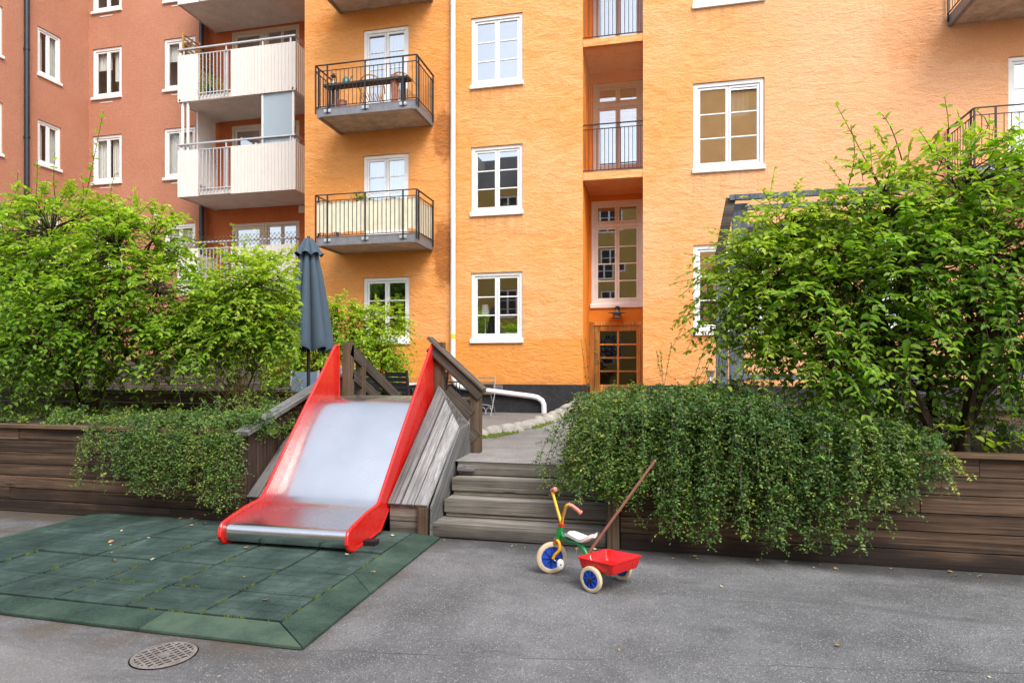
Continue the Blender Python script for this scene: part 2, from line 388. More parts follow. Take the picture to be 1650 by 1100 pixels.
M['rust'] = paint('cast_iron', (.26, .235, .215), .7, .3, .25, 12, .3, dirt=((.10, .06, .04), .6))
M['hole'] = paint('drain_dark', (.006, .006, .006), .9, 0, .1, 5, 0)
M['black_plastic'] = paint('black_plastic', (.012, .013, .016), .45, 0, .1, 8, 0)
M['sling'] = paint('blue_grey_sling', (.10, .14, .20), .75, 0, .1, 60, .2)
M['white_top'] = paint('pale_table_top', (.60, .60, .60), .5)
M['grey_wire'] = paint('pale_grey_wire', (.40, .40, .40), .45, .3, .05, 6, 0)
M['rattan'] = paint('rattan', (.50, .27, .08), .6, 0, .2, 30, .2)
M['terracotta'] = paint('terracotta', (.42, .15, .08), .8, 0, .15, 10, .2)
M['teal'] = paint('teal_enamel', (.02, .22, .20), .3)
M['ceramic'] = paint('white_ceramic', (.75, .75, .72), .3, 0, .03, 5, 0)
M['candle'] = paint('white_wax', (.80, .79, .74), .5, 0, .03, 5, 0)
M['chalk'] = paint('chalk_line', (.70, .36, .14), .95, 0, .1, 10, 0)
M['net'] = paint('net_cord', (.55, .30, .12), .7, 0, .1, 10, 0)
M['tile_roof'] = paint('dark_roof', (.05, .045, .045), .7, 0, .3, 5, .2)
M['dry_leaf'] = paint('dry_leaf', (.36, .22, .10), .8, 0, .4, 60, .1)
M['pink'] = paint('pink_petals', (.70, .20, .25), .7)
def steel():
    t = NT('slide_steel'); t.set(metal=1., rough=.2); p = t.obj()
    n = t.noise(t.map(p, (38, 1.6, 1.6)), 1., 3, .5); s = t.noise(p, 9., 5, .7)
    t.rgh(t.ramp(t.noise(p, 2.2, 2), [(.3, .24), (.7, .29)]))
    t.col(t.ramp(t.noise(p, 2.3, 5, .6), [(.3, (.66, .66, .665)), (.7, (.73, .73, .735))]))
    return t.mat
M['steel'] = steel()
def rubber():
    t = NT('green_rubber'); t.set(rough=.9, spec=.2); p = t.pos(); r = t.rnd()
    n = t.noise(p, 3.3, 5, .65); c = t.ramp(t.math('ADD', t.math('MULTIPLY', n, .9), t.math('MULTIPLY', r, .25)), [(.40, (.022, .040, .033)), (.57, (.046, .076, .057)), (.74, (.085, .125, .085))])
    v = t.voro(p, 210.); sp = t.n('ShaderNodeSeparateColor'); t.l(v.outputs['Color'], sp.inputs[0])
    c = t.mix(t.math('MULTIPLY', t.range(sp.outputs[0], .55, .95), .5), c, (.065, .13, .095))
    t.col(c); t.nrm(t.bump(t.math('ADD', v.outputs['Distance'], t.noise(p, 90., 3)), .6, .004)); return t.mat
M['rubber'] = rubber()
def rubber_tile():
    """square tiles with a faint pressed brick bond"""
    t = NT('green_rubber_tile'); t.set(rough=.9, spec=.2); p = t.pos(); r = t.rnd()
    n = t.noise(p, 2.6, 5, .68, .5); c = t.ramp(t.math('ADD', t.math('MULTIPLY', n, .95), t.math('MULTIPLY', r, .25)), [(.40, (.022, .038, .034)), (.56, (.046, .074, .063)), (.72, (.088, .128, .112))])
    v = t.voro(p, 210.); sp = t.n('ShaderNodeSeparateColor'); t.l(v.outputs['Color'], sp.inputs[0])
    c = t.mix(t.math('MULTIPLY', t.range(sp.outputs[0], .6, .95), .4), c, (.055, .115, .09))
    b = t.n('ShaderNodeTexBrick'); t.l(t.map(p, (1, 1, 1), (.03, .14, 0)), b.inputs['Vector'])
    b.inputs['Scale'].default_value = 1.; b.inputs['Brick Width'].default_value = .2; b.inputs['Row Height'].default_value = .1; b.inputs['Mortar Size'].default_value = .004
    b.inputs['Color1'].default_value = b.inputs['Color2'].default_value = (1, 1, 1, 1); b.inputs['Mortar'].default_value = (0, 0, 0, 1)
    c = t.mix(1., c, t.ramp(b.outputs['Color'], [(0., .6), (1., 1.)]), 'MULTIPLY')
    t.col(c); h = t.math('ADD', t.math('MULTIPLY', b.outputs['Color'], .6), t.math('ADD', v.outputs['Distance'], t.noise(p, 90., 3)))
    t.nrm(t.bump(h, .6, .004)); return t.mat
M['rubber_tile'] = rubber_tile()
for k, c, rg in (('t_yellow', (.86, .42, .008), .3), ('t_green', (.008, .22, .045), .3), ('t_red', (.62, .010, .010), .3), ('t_white', (.80, .79, .78), .4), ('t_blue', (.012, .075, .46), .4), ('t_tyre', (.62, .50, .33), .65), ('t_pink', (.60, .22, .16), .5), ('t_pole', (.24, .095, .065), .45), ('t_black', (.012, .012, .012), .5)):
    M[k] = paint('trike_' + k[2:], c, rg, 0, .06, 12, .02, dirt=(tuple(x*.55 + .03 for x in c), .04))
M['chrome'] = paint('chrome', (.6, .6, .6), .2, 1., .05, 6, 0)

# ------------------------------------------------------------------ building pieces
def facade(mb, T, a0, a1, z0, z1, holes, depth=.12):
    """a wall sheet with openings; T(a, d, z) -> xyz, d is the depth into the wall"""
    A = sorted({a0, a1} | {h[0] for h in holes} | {h[1] for h in holes})
    Z = sorted({z0, z1} | {h[2] for h in holes} | {h[3] for h in holes})
    A = [a for a in A if a0 <= a <= a1]; Z = [z for z in Z if z0 <= z <= z1]
    for i in range(len(A) - 1):
        for j in range(len(Z) - 1):
            ca, cz = (A[i] + A[i+1]) / 2, (Z[j] + Z[j+1]) / 2
            if any(h[0] < ca < h[1] and h[2] < cz < h[3] for h in holes): continue
            mb.quad(T(A[i], 0, Z[j]), T(A[i+1], 0, Z[j]), T(A[i+1], 0, Z[j+1]), T(A[i], 0, Z[j+1]))
    for h in holes:
        b0, b1, c0, c1 = h[:4]; d = h[4] if len(h) > 4 else depth
        c0 = max(c0, z0); c1 = min(c1, z1)
        mb.quad(T(b0,0,c0), T(b0,d,c0), T(b0,d,c1), T(b0,0,c1)); mb.quad(T(b1,0,c0), T(b1,d,c0), T(b1,d,c1), T(b1,0,c1))
        mb.quad(T(b0,0,c1), T(b1,0,c1), T(b1,d,c1), T(b0,d,c1)); mb.quad(T(b0,0,c0), T(b1,0,c0), T(b1,d,c0), T(b0,d,c0))

def tbox(mb, T, a0, a1, d0, d1, z0, z1):
    mb.hexa([T(a0,d0,z0), T(a1,d0,z0), T(a1,d1,z0), T(a0,d1,z0)], [T(a0,d0,z1), T(a1,d0,z1), T(a1,d1,z1), T(a0,d1,z1)])

def window(parent, T, a0, a1, z0, z1, cols=2, rows=3, frame='white', pane='glass', d0=.035, casing=.075, sash=.05, mun=.028, sill=True, curtain=None, room=1.6, bottom=0., ratios=None, sill_out=.05, name='window', transom=None, rpad=.5):
    """timber window: casing, sashes, glazing bars; panes, sill, curtain and the room behind are its pieces"""
    f = MB(); e = .002
    A0, A1, Z0, Z1 = a0 + e, a1 - e, z0 + e, z1 - e
    # casing ring
    tbox(f, T, A0, A0+casing, d0, d0+.10, Z0, Z1); tbox(f, T, A1-casing, A1, d0, d0+.10, Z0, Z1)
    tbox(f, T, A0+casing, A1-casing, d0, d0+.10, Z1-casing, Z1); tbox(f, T, A0+casing, A1-casing, d0, d0+.10, Z0, Z0+casing)
    i0, i1, j0, j1 = A0+casing, A1-casing, Z0+casing, Z1-casing
    ds = d0 + .022
    zones = [(j0, j1, rows, bottom)]
    if transom:
        tz, th, trows = transom
        tbox(f, T, i0, i1, d0+.006, d0+.09, tz-th/2, tz+th/2)
        zones = [(j0, tz-th/2, rows, bottom), (tz+th/2, j1, trows, 0.)]
    g = MB()
    ws = ratios or [1./cols]*cols
    for (k0, k1, nr, bot) in zones:
        x = i0
        for w in ws:
            x1 = x + (i1-i0)*w
            b0, b1 = x + .004, x1 - .004
            tbox(f, T, b0, b0+sash, ds, ds+.05, k0+.004, k1-.004); tbox(f, T, b1-sash, b1, ds, ds+.05, k0+.004, k1-.004)
            tbox(f, T, b0+sash, b1-sash, ds, ds+.05, k1-.004-sash, k1-.004)
            tbox(f, T, b0+sash, b1-sash, ds, ds+.05, k0+.004, k0+.004+sash*1.15+bot)
            p0 = k0 + .004 + sash*1.15 + bot; p1 = k1 - .004 - sash
            for r in range(1, nr):
                zc = p0 + (p1-p0)*r/nr
                tbox(f, T, b0+sash, b1-sash, ds+.01, ds+.045, zc-mun/2, zc+mun/2)
            n = nr
            for r in range(n):       # each light set a hair out of true, as old panes are
                q0 = p0 + (p1-p0)*r/n; q1 = p0 + (p1-p0)*(r+1)/n
                e1, e2, e3 = [random.uniform(-.0016, .0016) for _ in range(3)]
                g.quad(T(b0+sash-.004, ds+.026+e1, q0), T(b1-sash+.004, ds+.026+e2, q0), T(b1-sash+.004, ds+.026+e2+e3-e1, q1), T(b0+sash-.004, ds+.026+e3, q1))
            x = x1
    w = f.build(name, M[frame], parent, bevel=.006)
    g.build('pane', M[pane], w)
    if sill:
        s = MB(); s.hexa([T(a0-.02,-sill_out,z0-.075), T(a1+.02,-sill_out,z0-.075), T(a1+.02,.03,z0-.075), T(a0-.02,.03,z0-.075)],
                         [T(a0-.02,-sill_out,z0+.008), T(a1+.02,-sill_out,z0+.008), T(a1+.02,.045,z0+.05), T(a0-.02,.045,z0+.05)])
        s.build('sill', M[frame], w, bevel=.006)
    if room:
        r = MB(); q0, q1, y0, y1, d = a0-rpad, a1+rpad, z0-.55, z1+.25, .16
        r.quad(T(q0,d+room,y0), T(q1,d+room,y0), T(q1,d+room,y1), T(q0,d+room,y1))
        r.quad(T(q0,d,y0), T(q0,d+room,y0), T(q0,d+room,y1), T(q0,d,y1)); r.quad(T(q1,d,y0), T(q1,d+room,y0), T(q1,d+room,y1), T(q1,d,y1))
        r.quad(T(q0,d,y0), T(q1,d,y0), T(q1,d+room,y0), T(q0,d+room,y0)); r.quad(T(q0,d,y1), T(q1,d,y1), T(q1,d+room,y1), T(q0,d+room,y1))
        r.quad(T(q0,d,y0), T(a0,d,y0), T(a0,d,y1), T(q0,d,y1)); r.quad(T(q1,d,y0), T(a1,d,y0), T(a1,d,y1), T(q1,d,y1))
        tbox(r, T, a0-.1, a1+.1, d, d+.16, z0-.05, z0-.01)
        r.build('room', M['room'], w)
    if curtain:
        for (c0, c1, cz0, cz1) in curtain:
            P = []; n = max(8, int((c1-c0)*(a1-a0)/.018))
            for k in range(n+1):
                a = a0 + (a1-a0)*(c0 + (c1-c0)*k/n); dd = .20 + .016*math.sin(k*1.25) + .006*math.sin(k*.53)
                P.append([T(a, dd, z0+(z1-z0)*cz0), T(a, dd, z0+(z1-z0)*cz1)])
            m = MB(); m.grid(P); m.build('curtain', M['curtain'], w, smooth=True)
    return w

YF = 13.87; YN = 15.2; YR = 17.4; YC = 17.75; XS = -18.315
TF = lambda a, d, z: (a, YF + d, z)
TNn = lambda a, d, z: (a, YN + d, z)
TR_ = lambda a, d, z: (a, YR + d, z)
TC = lambda a, d, z: (a, YC + d, z)
TS = lambda a, d, z: (XS - d, a, z)

# ================================================================== ORANGE BUILDING
ob = empty('apartment_building', (0, YF, 0), 0, 'bright orange rendered apartment house with dark plinth, white windows and iron balconies', 'building')
NX0, NX1 = -1.615, -.334
holes = []
colB = [(-4.141, -2.951, 2.045 + 2.858*k, 3.555 + 2.87*k) for k in range(4)]
colB = [(-4.141, -2.951, 2.045, 3.555), (-4.141, -2.951, 4.895, 6.39), (-4.141, -2.951, 7.765, 9.305), (-4.141, -2.951, 10.63, 12.15)]
gA = (-6.787, -5.621, 2.04, 3.523)
doorsA = [(-6.787, -5.645, 4.30, 6.385), (-6.787, -5.645, 7.16, 9.335), (-6.787, -5.645, 10.02, 12.2)]
colR = [(.695, 2.098, 2.17, 3.979), (.695, 2.098, 5.545, 7.352), (.695, 2.098, 8.97, 10.78)]
colR2 = [(4.0, 5.1, 2.17, 3.979)]
doorsR = [(6.43, 7.55, 5.0, 7.289), (6.43, 7.55, 8.2, 10.6)]
holes = colB + [gA] + doorsA + colR + colR2 + doorsR + [(NX0, NX1, .3, 13.2, YN-YF)]
w = MB(); facade(w, TF, -8.309, NX0, .3, 13.2, [h for h in holes if len(h) == 4 and h[1] < NX0]); w.quad((-8.309, YF, .3), (-8.309, 26, .3), (-8.309, 26, 13.2), (-8.309, YF, 13.2)); w.build('wall', M['orange'], ob); w = MB(); facade(w, TF, NX1, 13.0, .3, 13.2, [h for h in holes if len(h) == 4 and h[0] > NX1])
w.quad((13, YF, .3), (13, 26, .3), (13, 26, 13.2), (13, YF, 13.2))
w.build('wall', M['orange'], ob)
r = MB(); r.box(-8.6, 13.3, YF-.35, 26, 13.2, 13.42); r.hexa([(-8.6,YF-.35,13.42),(13.3,YF-.35,13.42),(13.3,26,13.42),(-8.6,26,13.42)], [(-8.6,19.5,16),(13.3,19.5,16),(13.3,20.5,16),(-8.6,20.5,16)])
r.build('roof', M['metal_roof'], ob)
# plinth: 2 cm proud of the render
p = MB(); p.box(-8.33, NX0, YF-.02, YF+.05, .1, 1.05); p.box(NX0-.05, NX0+.012, YF+.05, YN, .1, 1.05); p.box(NX1, 13, YF-.02, YF+.05, .1, 1.05)
p.build('plinth', M['plinth'], ob, bevel=.008)
# windows
for k, (a0, a1, z0, z1) in enumerate(colB):
    window(ob, TF, a0, a1, z0, z1, frame='white', pane='glass' if k < 2 else 'glass_sky', curtain=[(0, 1, .02, 1)] if k == 3 else None)
window(ob, TF, *gA)
for k, (a0, a1, z0, z1) in enumerate(doorsA):
    window(ob, TF, a0, a1, z0, z1, rows=4, frame='pinkwhite', pane='glass_sky', sill=False, name='balcony_door', bottom=.35, curtain=[(0, 1, .25, 1)])
for k, (a0, a1, z0, z1) in enumerate(colR):
    window(ob, TF, a0, a1, z0, z1, casing=.085, pane='glass_warm', curtain=[(.52, .80, .62, 1.)] if k == 1 else None)
window(ob, TF, *colR2[0])
for (a0, a1, z0, z1) in doorsR:
    dw = window(ob, TF, a0, a1, z0, z1, rows=4, sill=False, name='balcony_door', bottom=.2)
    b = MB()
    for i in range(60): tbox(b, TF, a0+.13, a1-.13, .16, .175, z0+.3+i*.031, z0+.322+i*.031)
    b.build('blind', M['blind'], dw)
# --- recessed stair bay
n = MB()
n.quad((NX0, YF, .3), (NX0, YN, .3), (NX0, YN, 13.2), (NX0, YF, 13.2)); n.quad((NX1, YF, .3), (NX1, YN, .3), (NX1, YN, 13.2), (NX1, YF, 13.2))
stair_w = (-1.57, -.362, 2.90, 5.36); front_d = (-1.60, -.362, .60, 2.50)
fd = [(-1.53, -.362, 5.63, 8.14), (-1.53, -.362, 8.52, 11.0)]
facade(n, TNn, NX0, NX1, .3, 13.2, [stair_w, front_d] + fd)
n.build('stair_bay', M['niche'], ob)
for (z0, z1) in ((5.475, 5.645), (8.37, 8.53), (11.25, 11.41)):
    s = MB(); s.box(NX0+.003, NX1-.003, YF+.004, YN-.003, z0, z1); s.build('loggia_floor', M['niche'] if False else M['orange'], ob, bevel=.01)
window(ob, TNn, *stair_w, rows=4, frame='pinkwhite', casing=.10, transom=(4.78, .09, 1), curtain=None, name='stair_window')
for (a0, a1, z0, z1) in fd:
    window(ob, TNn, a0, a1, z0, z1, rows=1, frame='frame_mauve', pane='glass_sky', sill=False, casing=.10, bottom=.42, transom=(z0+1.98, .10, 1), name='loggia_door')
# entrance door
a0, a1, z0, z1 = front_d
fr = MB(); tbox(fr, TNn, a0, a0+.10, -.02, .10, z0, z1); tbox(fr, TNn, a1-.05, a1, -.02, .10, z0, z1); tbox(fr, TNn, a0+.1, a1-.05, -.02, .10, z1-.09, z1)
fo = fr.build('entrance_door_frame', M['doorwood'], ob, bevel=.006)
dl = MB(); b0, b1 = a0+.105, a1-.055; ft = .04
g0, g1, h0, h1 = b0+.13, b1-.10, z0+.42, z1-.09-.13
tbox(dl, TNn, b0, g0, .0, .06, z0+.02, z1-.095); tbox(dl, TNn, g1, b1, .0, .06, z0+.02, z1-.095)
tbox(dl, TNn, g0, g1, .0, .06, z0+.02, h0); tbox(dl, TNn, g0, g1, .0, .06, h1, z1-.095)
mx = (g0+g1)/2; tbox(dl, TNn, mx-.025, mx+.025, .004, .055, h0, h1)
for k in range(1, 4):
    zc = h0 + (h1-h0)*k/4; tbox(dl, TNn, g0, mx-.025, .006, .05, zc-.02, zc+.02); tbox(dl, TNn, mx+.025, g1, .006, .05, zc-.02, zc+.02)
do = dl.build('entrance_door', M['doorwood'], ob, bevel=.006)
hb_ = MB(); q0, q1, y0, y1 = a0-.3, a1+.3, z0-.1, z1+.2
for q in (((q0,.14,y0),(q0,2.,y0),(q0,2.,y1),(q0,.14,y1)), ((q1,.14,y0),(q1,2.,y0),(q1,2.,y1),(q1,.14,y1)), ((q0,2.,y0),(q1,2.,y0),(q1,2.,y1),(q0,2.,y1)), ((q0,.14,y0),(q1,.14,y0),(q1,2.,y0),(q0,2.,y0)), ((q0,.14,y1),(q1,.14,y1),(q1,2.,y1),(q0,2.,y1))): hb_.quad(*[TNn(*k) for k in q])
hb_.build('hall', M['room'], do)
g = MB(); g.quad(TNn(g0,.03,h0), TNn(g1,.03,h0), TNn(g1,.03,h1), TNn(g0,.03,h1)); g.build('pane', M['glass_old'], do)
hd = MB(); tbox(hd, TNn, b0+.03, b0+.075, -.012, 0, 1.50, 1.76); hd.lathe([(.022, 0), (.022, .03), (.012, .04)], TNn(b0+.052, 0, 1.69), (0,-1,0), 12)
hd.tube([TNn(b0+.052, -.012, 1.60), TNn(b0+.052, -.05, 1.60), TNn(b0+.15, -.055, 1.60)], .010, 8)
hd.build('handle', M['chrome'], do, smooth=True)
# door lamp
lp = MB(); lp.box(-1.0, -.90, YN-.05, YN, 2.70, 2.86); lp.tube([(-.95, YN-.04, 2.78), (-.95, YN-.17, 2.80), (-.95, YN-.22, 2.72)], .022, 8)
lo = lp.build('door_lamp', M['iron'], ob, smooth=True)
sh = MB(); sh.lathe([(.03, .10), (.05, .05), (.20, .035), (.205, .028), (.20, .024), (.09, .02), (.10, -.05), (.11, -.09), (.06, -.11), (0, -.115)], (-.95, YN-.24, 2.66), (0,0,1), 24)
sh.build('lamp_shade', M['rust'], lo, smooth=True)
# loggia railings and the bird net
for (z0, z1) in ((5.66, 6.68), (8.55, 9.55)):
    m = MB(); m.bar((NX0, YF+.03, z1), (NX1, YF+.03, z1), .03, .022); m.bar((NX0, YF+.03, z1-.10), (NX1, YF+.03, z1-.10), .02, .016); m.bar((NX0, YF+.03, z0+.03), (NX1, YF+.03, z0+.03), .02, .016)
    for k in range(15):
        x = NX0 + .045 + k*(NX1-NX0-.09)/14; m.bar((x, YF+.03, z0+.03), (x, YF+.03, z1-.10), .012, .012)
    m.build('loggia_railing', M['iron'], ob)
for (z0, z1) in ((6.70, 8.37), (9.57, 11.2)):
    m = MB(); k = 0
    x = NX0 + .02
    while x < NX1: m.bar((x, YF+.055, z0), (x, YF+.055, z1), .0024, .0024); x += .042
    z = z0
    while z < z1: m.bar((NX0, YF+.057, z), (NX1, YF+.057, z), .0024, .0024); z += .042
    m.build('bird_net', M['net'], ob)
# rain pipe with yellow mark, cranked along the plinth to the ground
m = MB(); px, py = -4.545, YF-.075
m.tube([(px, py, 13.2), (px, py, 1.30), (px+.02, py, 1.16), (px+.07, py, 1.05), (px+.16, py, .985), (px+.3, py, .965), (-2.72, py, .79), (-2.60, py, .765), (-2.50, py, .70), (-2.46, py, .62), (-2.455, py, .41)], .058, 14)
m2 = m.build('rain_pipe', M['pipe_white'], ob, smooth=True)
c = MB()
for z in (12, 9.6, 7.2, 4.8, 2.5): c.lathe([(.064, 0), (.064, .05)], (px, py, z), (0,0,1), 14)
c.build('pipe_collar', M['pipe_white'], m2, smooth=True)
c = MB(); c.lathe([(.0595, 0), (.0595, .11)], (px, py, 2.07), (0,0,1), 14); c.build('yellow_band', M['yellow_band'], m2, smooth=True)
# plinth vent, chalk scribbles
m = MB(); m.box(-3.62, -3.40, YF-.035, YF-.02, .90, 1.03)
for k in range(4): m.bar((-3.61, YF-.04, .918+k*.03), (-3.41, YF-.04, .918+k*.03), .012, .014)
m.build('air_vent', M['steel_grey'], ob)
m = MB(); rs = random.Random(3)
for k in range(8):
    cx = -3.35 + k*.14 + rs.uniform(-.05, .05); cz = 1.33 + rs.uniform(-.06, .06); pts = []
    a = rs.uniform(0, 6); rr = rs.uniform(.08, .18)
    for j in range(14):
        a += rs.uniform(.25, .7); q = rr*rs.uniform(.6, 1.1); pts.append((cx + q*1.2*math.cos(a), YF-.001, cz + q*.8*math.sin(a)))
    m.tube(pts, .0026, 4)
m.build('chalk_scribble', M['chalk'], ob)

# --- iron balconies
def rail_run(m, a, b, z0, z1, nbar, posts, drop=.12):
    a = Vector((*a, 0)); b = Vector((*b, 0)); U = lambda t, z: (a.x+(b.x-a.x)*t, a.y+(b.y-a.y)*t, z)
    m.bar(U(0, z1), U(1, z1), .04, .014); m.bar(U(0, z1-.13), U(1, z1-.13), .022, .012); m.bar(U(0, z0+.03), U(1, z0+.03), .022, .012)
    for k in range(1, nbar): m.bar(U(k/nbar, z0+.03), U(k/nbar, z1-.13), .0105, .0105)
    for t in posts: m.bar(U(t, z0-drop), U(t, z1), .028, .028)
def iron_balcony(x0, x1, y0, zb, zt, zr, screen=False, side='r'):
    s = MB(); s.box(x0, x1, y0, YF-.003, zb, zt); so = s.build('balcony', M['slab'], ob, bevel=.012)
    e = MB(); e.box(x0-.012, x1+.012, y0-.012, y0-.001, zb-.01, zt+.01); e.box(x0-.012, x0-.001, y0-.001, YF-.004, zb-.012, zt+.01); e.box(x1+.001, x1+.012, y0-.001, YF-.004, zb-.012, zt+.01)
    e.box(x0-.011, x0+.07, y0-.011, YF-.005, zb-.024, zb-.012); e.box(x1-.07, x1+.011, y0-.011, YF-.005, zb-.024, zb-.012)
    e.build('edge_channel', M['steel_grey'], so)
    m = MB(); yo = y0-.03
    rail_run(m, (x0-.03, yo), (x1+.03, yo), zt, zr, 24, (0, .12, .5, .87, 1))
    rail_run(m, (x0-.03, yo), (x0-.03, YF-.02), zt, zr, 10, (.12, .97)); rail_run(m, (x1+.03, yo), (x1+.03, YF-.02), zt, zr, 10, (.12, .97))
    m.build('railing', M['iron'], so)
    b = MB()
    for t in (.12, .5, .87):
        xx = x0-.03 + (x1-x0+.06)*t
        for dx in (-.05, .05): b.box(xx+dx-.03, xx+dx+.03, yo-.006, y0-.012, zt-.10, zt-.035); b.lathe([(.016, 0), (.016, .012)], (xx+dx, yo-.006, zt-.068), (0,-1,0), 8)
    b.build('bracket', M['alu'], so)
    if screen:
        P = []; n = 60
        path = [(x0+.0, y0+.012), (x1-.0, y0+.012)]
        for k in range(n+1):
            t = k/n; q = .012*math.sin(k*.9)+.008*math.sin(k*2.3)
            P.append([(x0-.01+(x1-x0+.02)*t, y0-.003+q, zt+.10+.012*math.sin(k*.7)), (x0-.01+(x1-x0+.02)*t, y0-.003-q*.6, zt+.5), (x0-.01+(x1-x0+.02)*t, y0-.003+q, zr-.16+.018*math.sin(k*.45))])
        m = MB(); m.grid(P)
        P = []
        for k in range(31):
            t = k/30; q = .012*math.sin(k*1.1)
            P.append([(x1+.006+q, y0-.003+(YF-.05-y0)*t, zt+.06), (x1+.006-q, y0-.003+(YF-.05-y0)*t, zt+.5), (x1+.006+q, y0-.003+(YF-.05-y0)*t, zr-.17+.02*math.sin(k*.5))])
        m.grid(P); m.build('cloth_screen', M['fabric_cream'], so, smooth=True)
    return so
iron_balcony(-7.37, -5.06, 12.83, 4.12, 4.29, 5.22, True)
iron_balcony(-7.37, -5.06, 12.83, 6.965, 7.135, 8.08)
iron_balcony(-7.37, -5.06, 12.83, 9.82, 9.99, 10.95)
iron_balcony(5.43, 8.1, 12.80, 4.80, 4.97, 5.985)
iron_balcony(5.43, 8.1, 12.80, 8.0, 8.17, 9.2)

# ================================================================== RED BUILDING
rb = empty('apartment_building', (-14, YR, 0), 0, 'terracotta red apartment house set back on the left with stacked cream balconies', 'building')
RX0, RX1, RZ1 = XS, -14.061, 15.5
wr = [(-18.167, -17.021, 4.60, 6.10), (-18.167, -17.021, 7.46, 9.0), (-18.167, -17.021, 10.25, 11.86), (-18.167, -17.021, 13.07, 14.7),
      (-15.412, -14.25, 4.60, 5.97), (-15.412, -14.25, 7.435, 9.02), (-15.412, -14.25, 10.25, 11.87), (-15.412, -14.25, 13.07, 14.7)]
ws_ = [(15.62, 16.40, 4.6, 6.1), (15.62, 16.40, 7.6, 8.93), (15.62, 16.40, 10.31, 11.75), (15.62, 16.40, 13.1, 14.6), (13.3, 14.57, 4.6, 6.1), (13.3, 14.57, 7.5, 8.97), (13.3, 14.57, 10.31, 11.72)]
wc = [(-13.21, -10.82, 3.70, 5.95), (-13.21, -10.82, 6.60, 9.05), (-13.21, -10.82, 9.45, 12.02), (-13.21, -10.82, 12.3, 14.8)]
w = MB(); facade(w, TR_, RX0, RX1, 0, RZ1, wr); facade(w, TS, 11.5, YR, 0, RZ1, ws_)
w.quad((XS, 11.5, 0), (-25, 11.5, 0), (-25, 11.5, RZ1), (XS, 11.5, RZ1)); w.quad((RX1, YR, 0), (RX1, YC, 0), (RX1, YC, RZ1), (RX1, YR, RZ1)); w.build('wall', M['red'], rb)
w = MB(); facade(w, TC, RX1, -8.0, 0, RZ1, wc); w.build('recessed_wall', M['recess'], rb)
r = MB(); r.box(-25, -7.9, YR-.3, 26, RZ1, RZ1+.2); r.box(-25, XS+.3, 11.3, YR-.3, RZ1, RZ1+.2); r.build('roof', M['metal_roof'], rb)
cur = [None, [(0, .46, .02, 1), (.54, 1, .02, 1)], [(0, .5, .6, 1), (.62, 1, .35, 1)], None]
for k, (a0, a1, z0, z1) in enumerate(wr):
    window(rb, TR_, a0, a1, z0, z1, rows=1, casing=.085, sash=.055, pane='glass_dim', curtain=[(0, 1, 0, 1)] if k == 4 else cur[k % 4], sill_out=.06, rpad=.5 if k < 4 else .16)
for k, (a0, a1, z0, z1) in enumerate(ws_):
    window(rb, TS, a0, a1, z0, z1, rows=1, casing=.07, sash=.05, pane='glass_dim', curtain=[(0, .4, 0, 1), (.6, 1, 0, 1)])
for k, (a0, a1, z0, z1) in enumerate(wc):
    m0 = a0 + .485*(a1-a0)
    window(rb, TC, a0, m0, z0, z1, cols=1, rows=1, frame='frame_old', pane='glass_sky' if k != 0 else 'glass', sill=False, name='balcony_door', casing=.09, sash=.09, bottom=.3, d0=.02)
    window(rb, TC, m0+.004, a1, z0, z1, cols=2, rows=1, frame='frame_old', pane='glass_sky' if k != 0 else 'glass', sill=False, casing=.09, bottom=.9, d0=.02)
# black rain pipes
for pts in ([(XS+.08, 15.22, 15.4), (XS+.08, 15.22, .3)], [(-13.95, YR-.09, 15.4), (-13.95, YR-.09, .3)]):
    m = MB(); m.tube(pts, .07, 12)
    for z in (13.0, 10.8, 8.2, 5.6): m.lathe([(.085, 0), (.085, .06)], (pts[0][0], pts[0][1], z), (0,0,1), 12)
    m.build('rain_pipe', M['pipe_black'], rb, smooth=True)
for (x, y, z) in ((-15.67, YR, 6.28), (-10.72, YC, 6.28)):
    m = MB(); m.box(x-.10, x+.10, y-.05, y, z-.11, z+.11); m.build('wall_vent', M['white'], rb, bevel=.015)
# small ventilation slots under the sills
m = MB()
for (a0, a1, z0, z1) in wr[1:]: m.box(a0+.3, a1-.35, YR-.012, YR-.002, z0-.19, z0-.16)
m.build('sill_slot', M['panel'], rb)

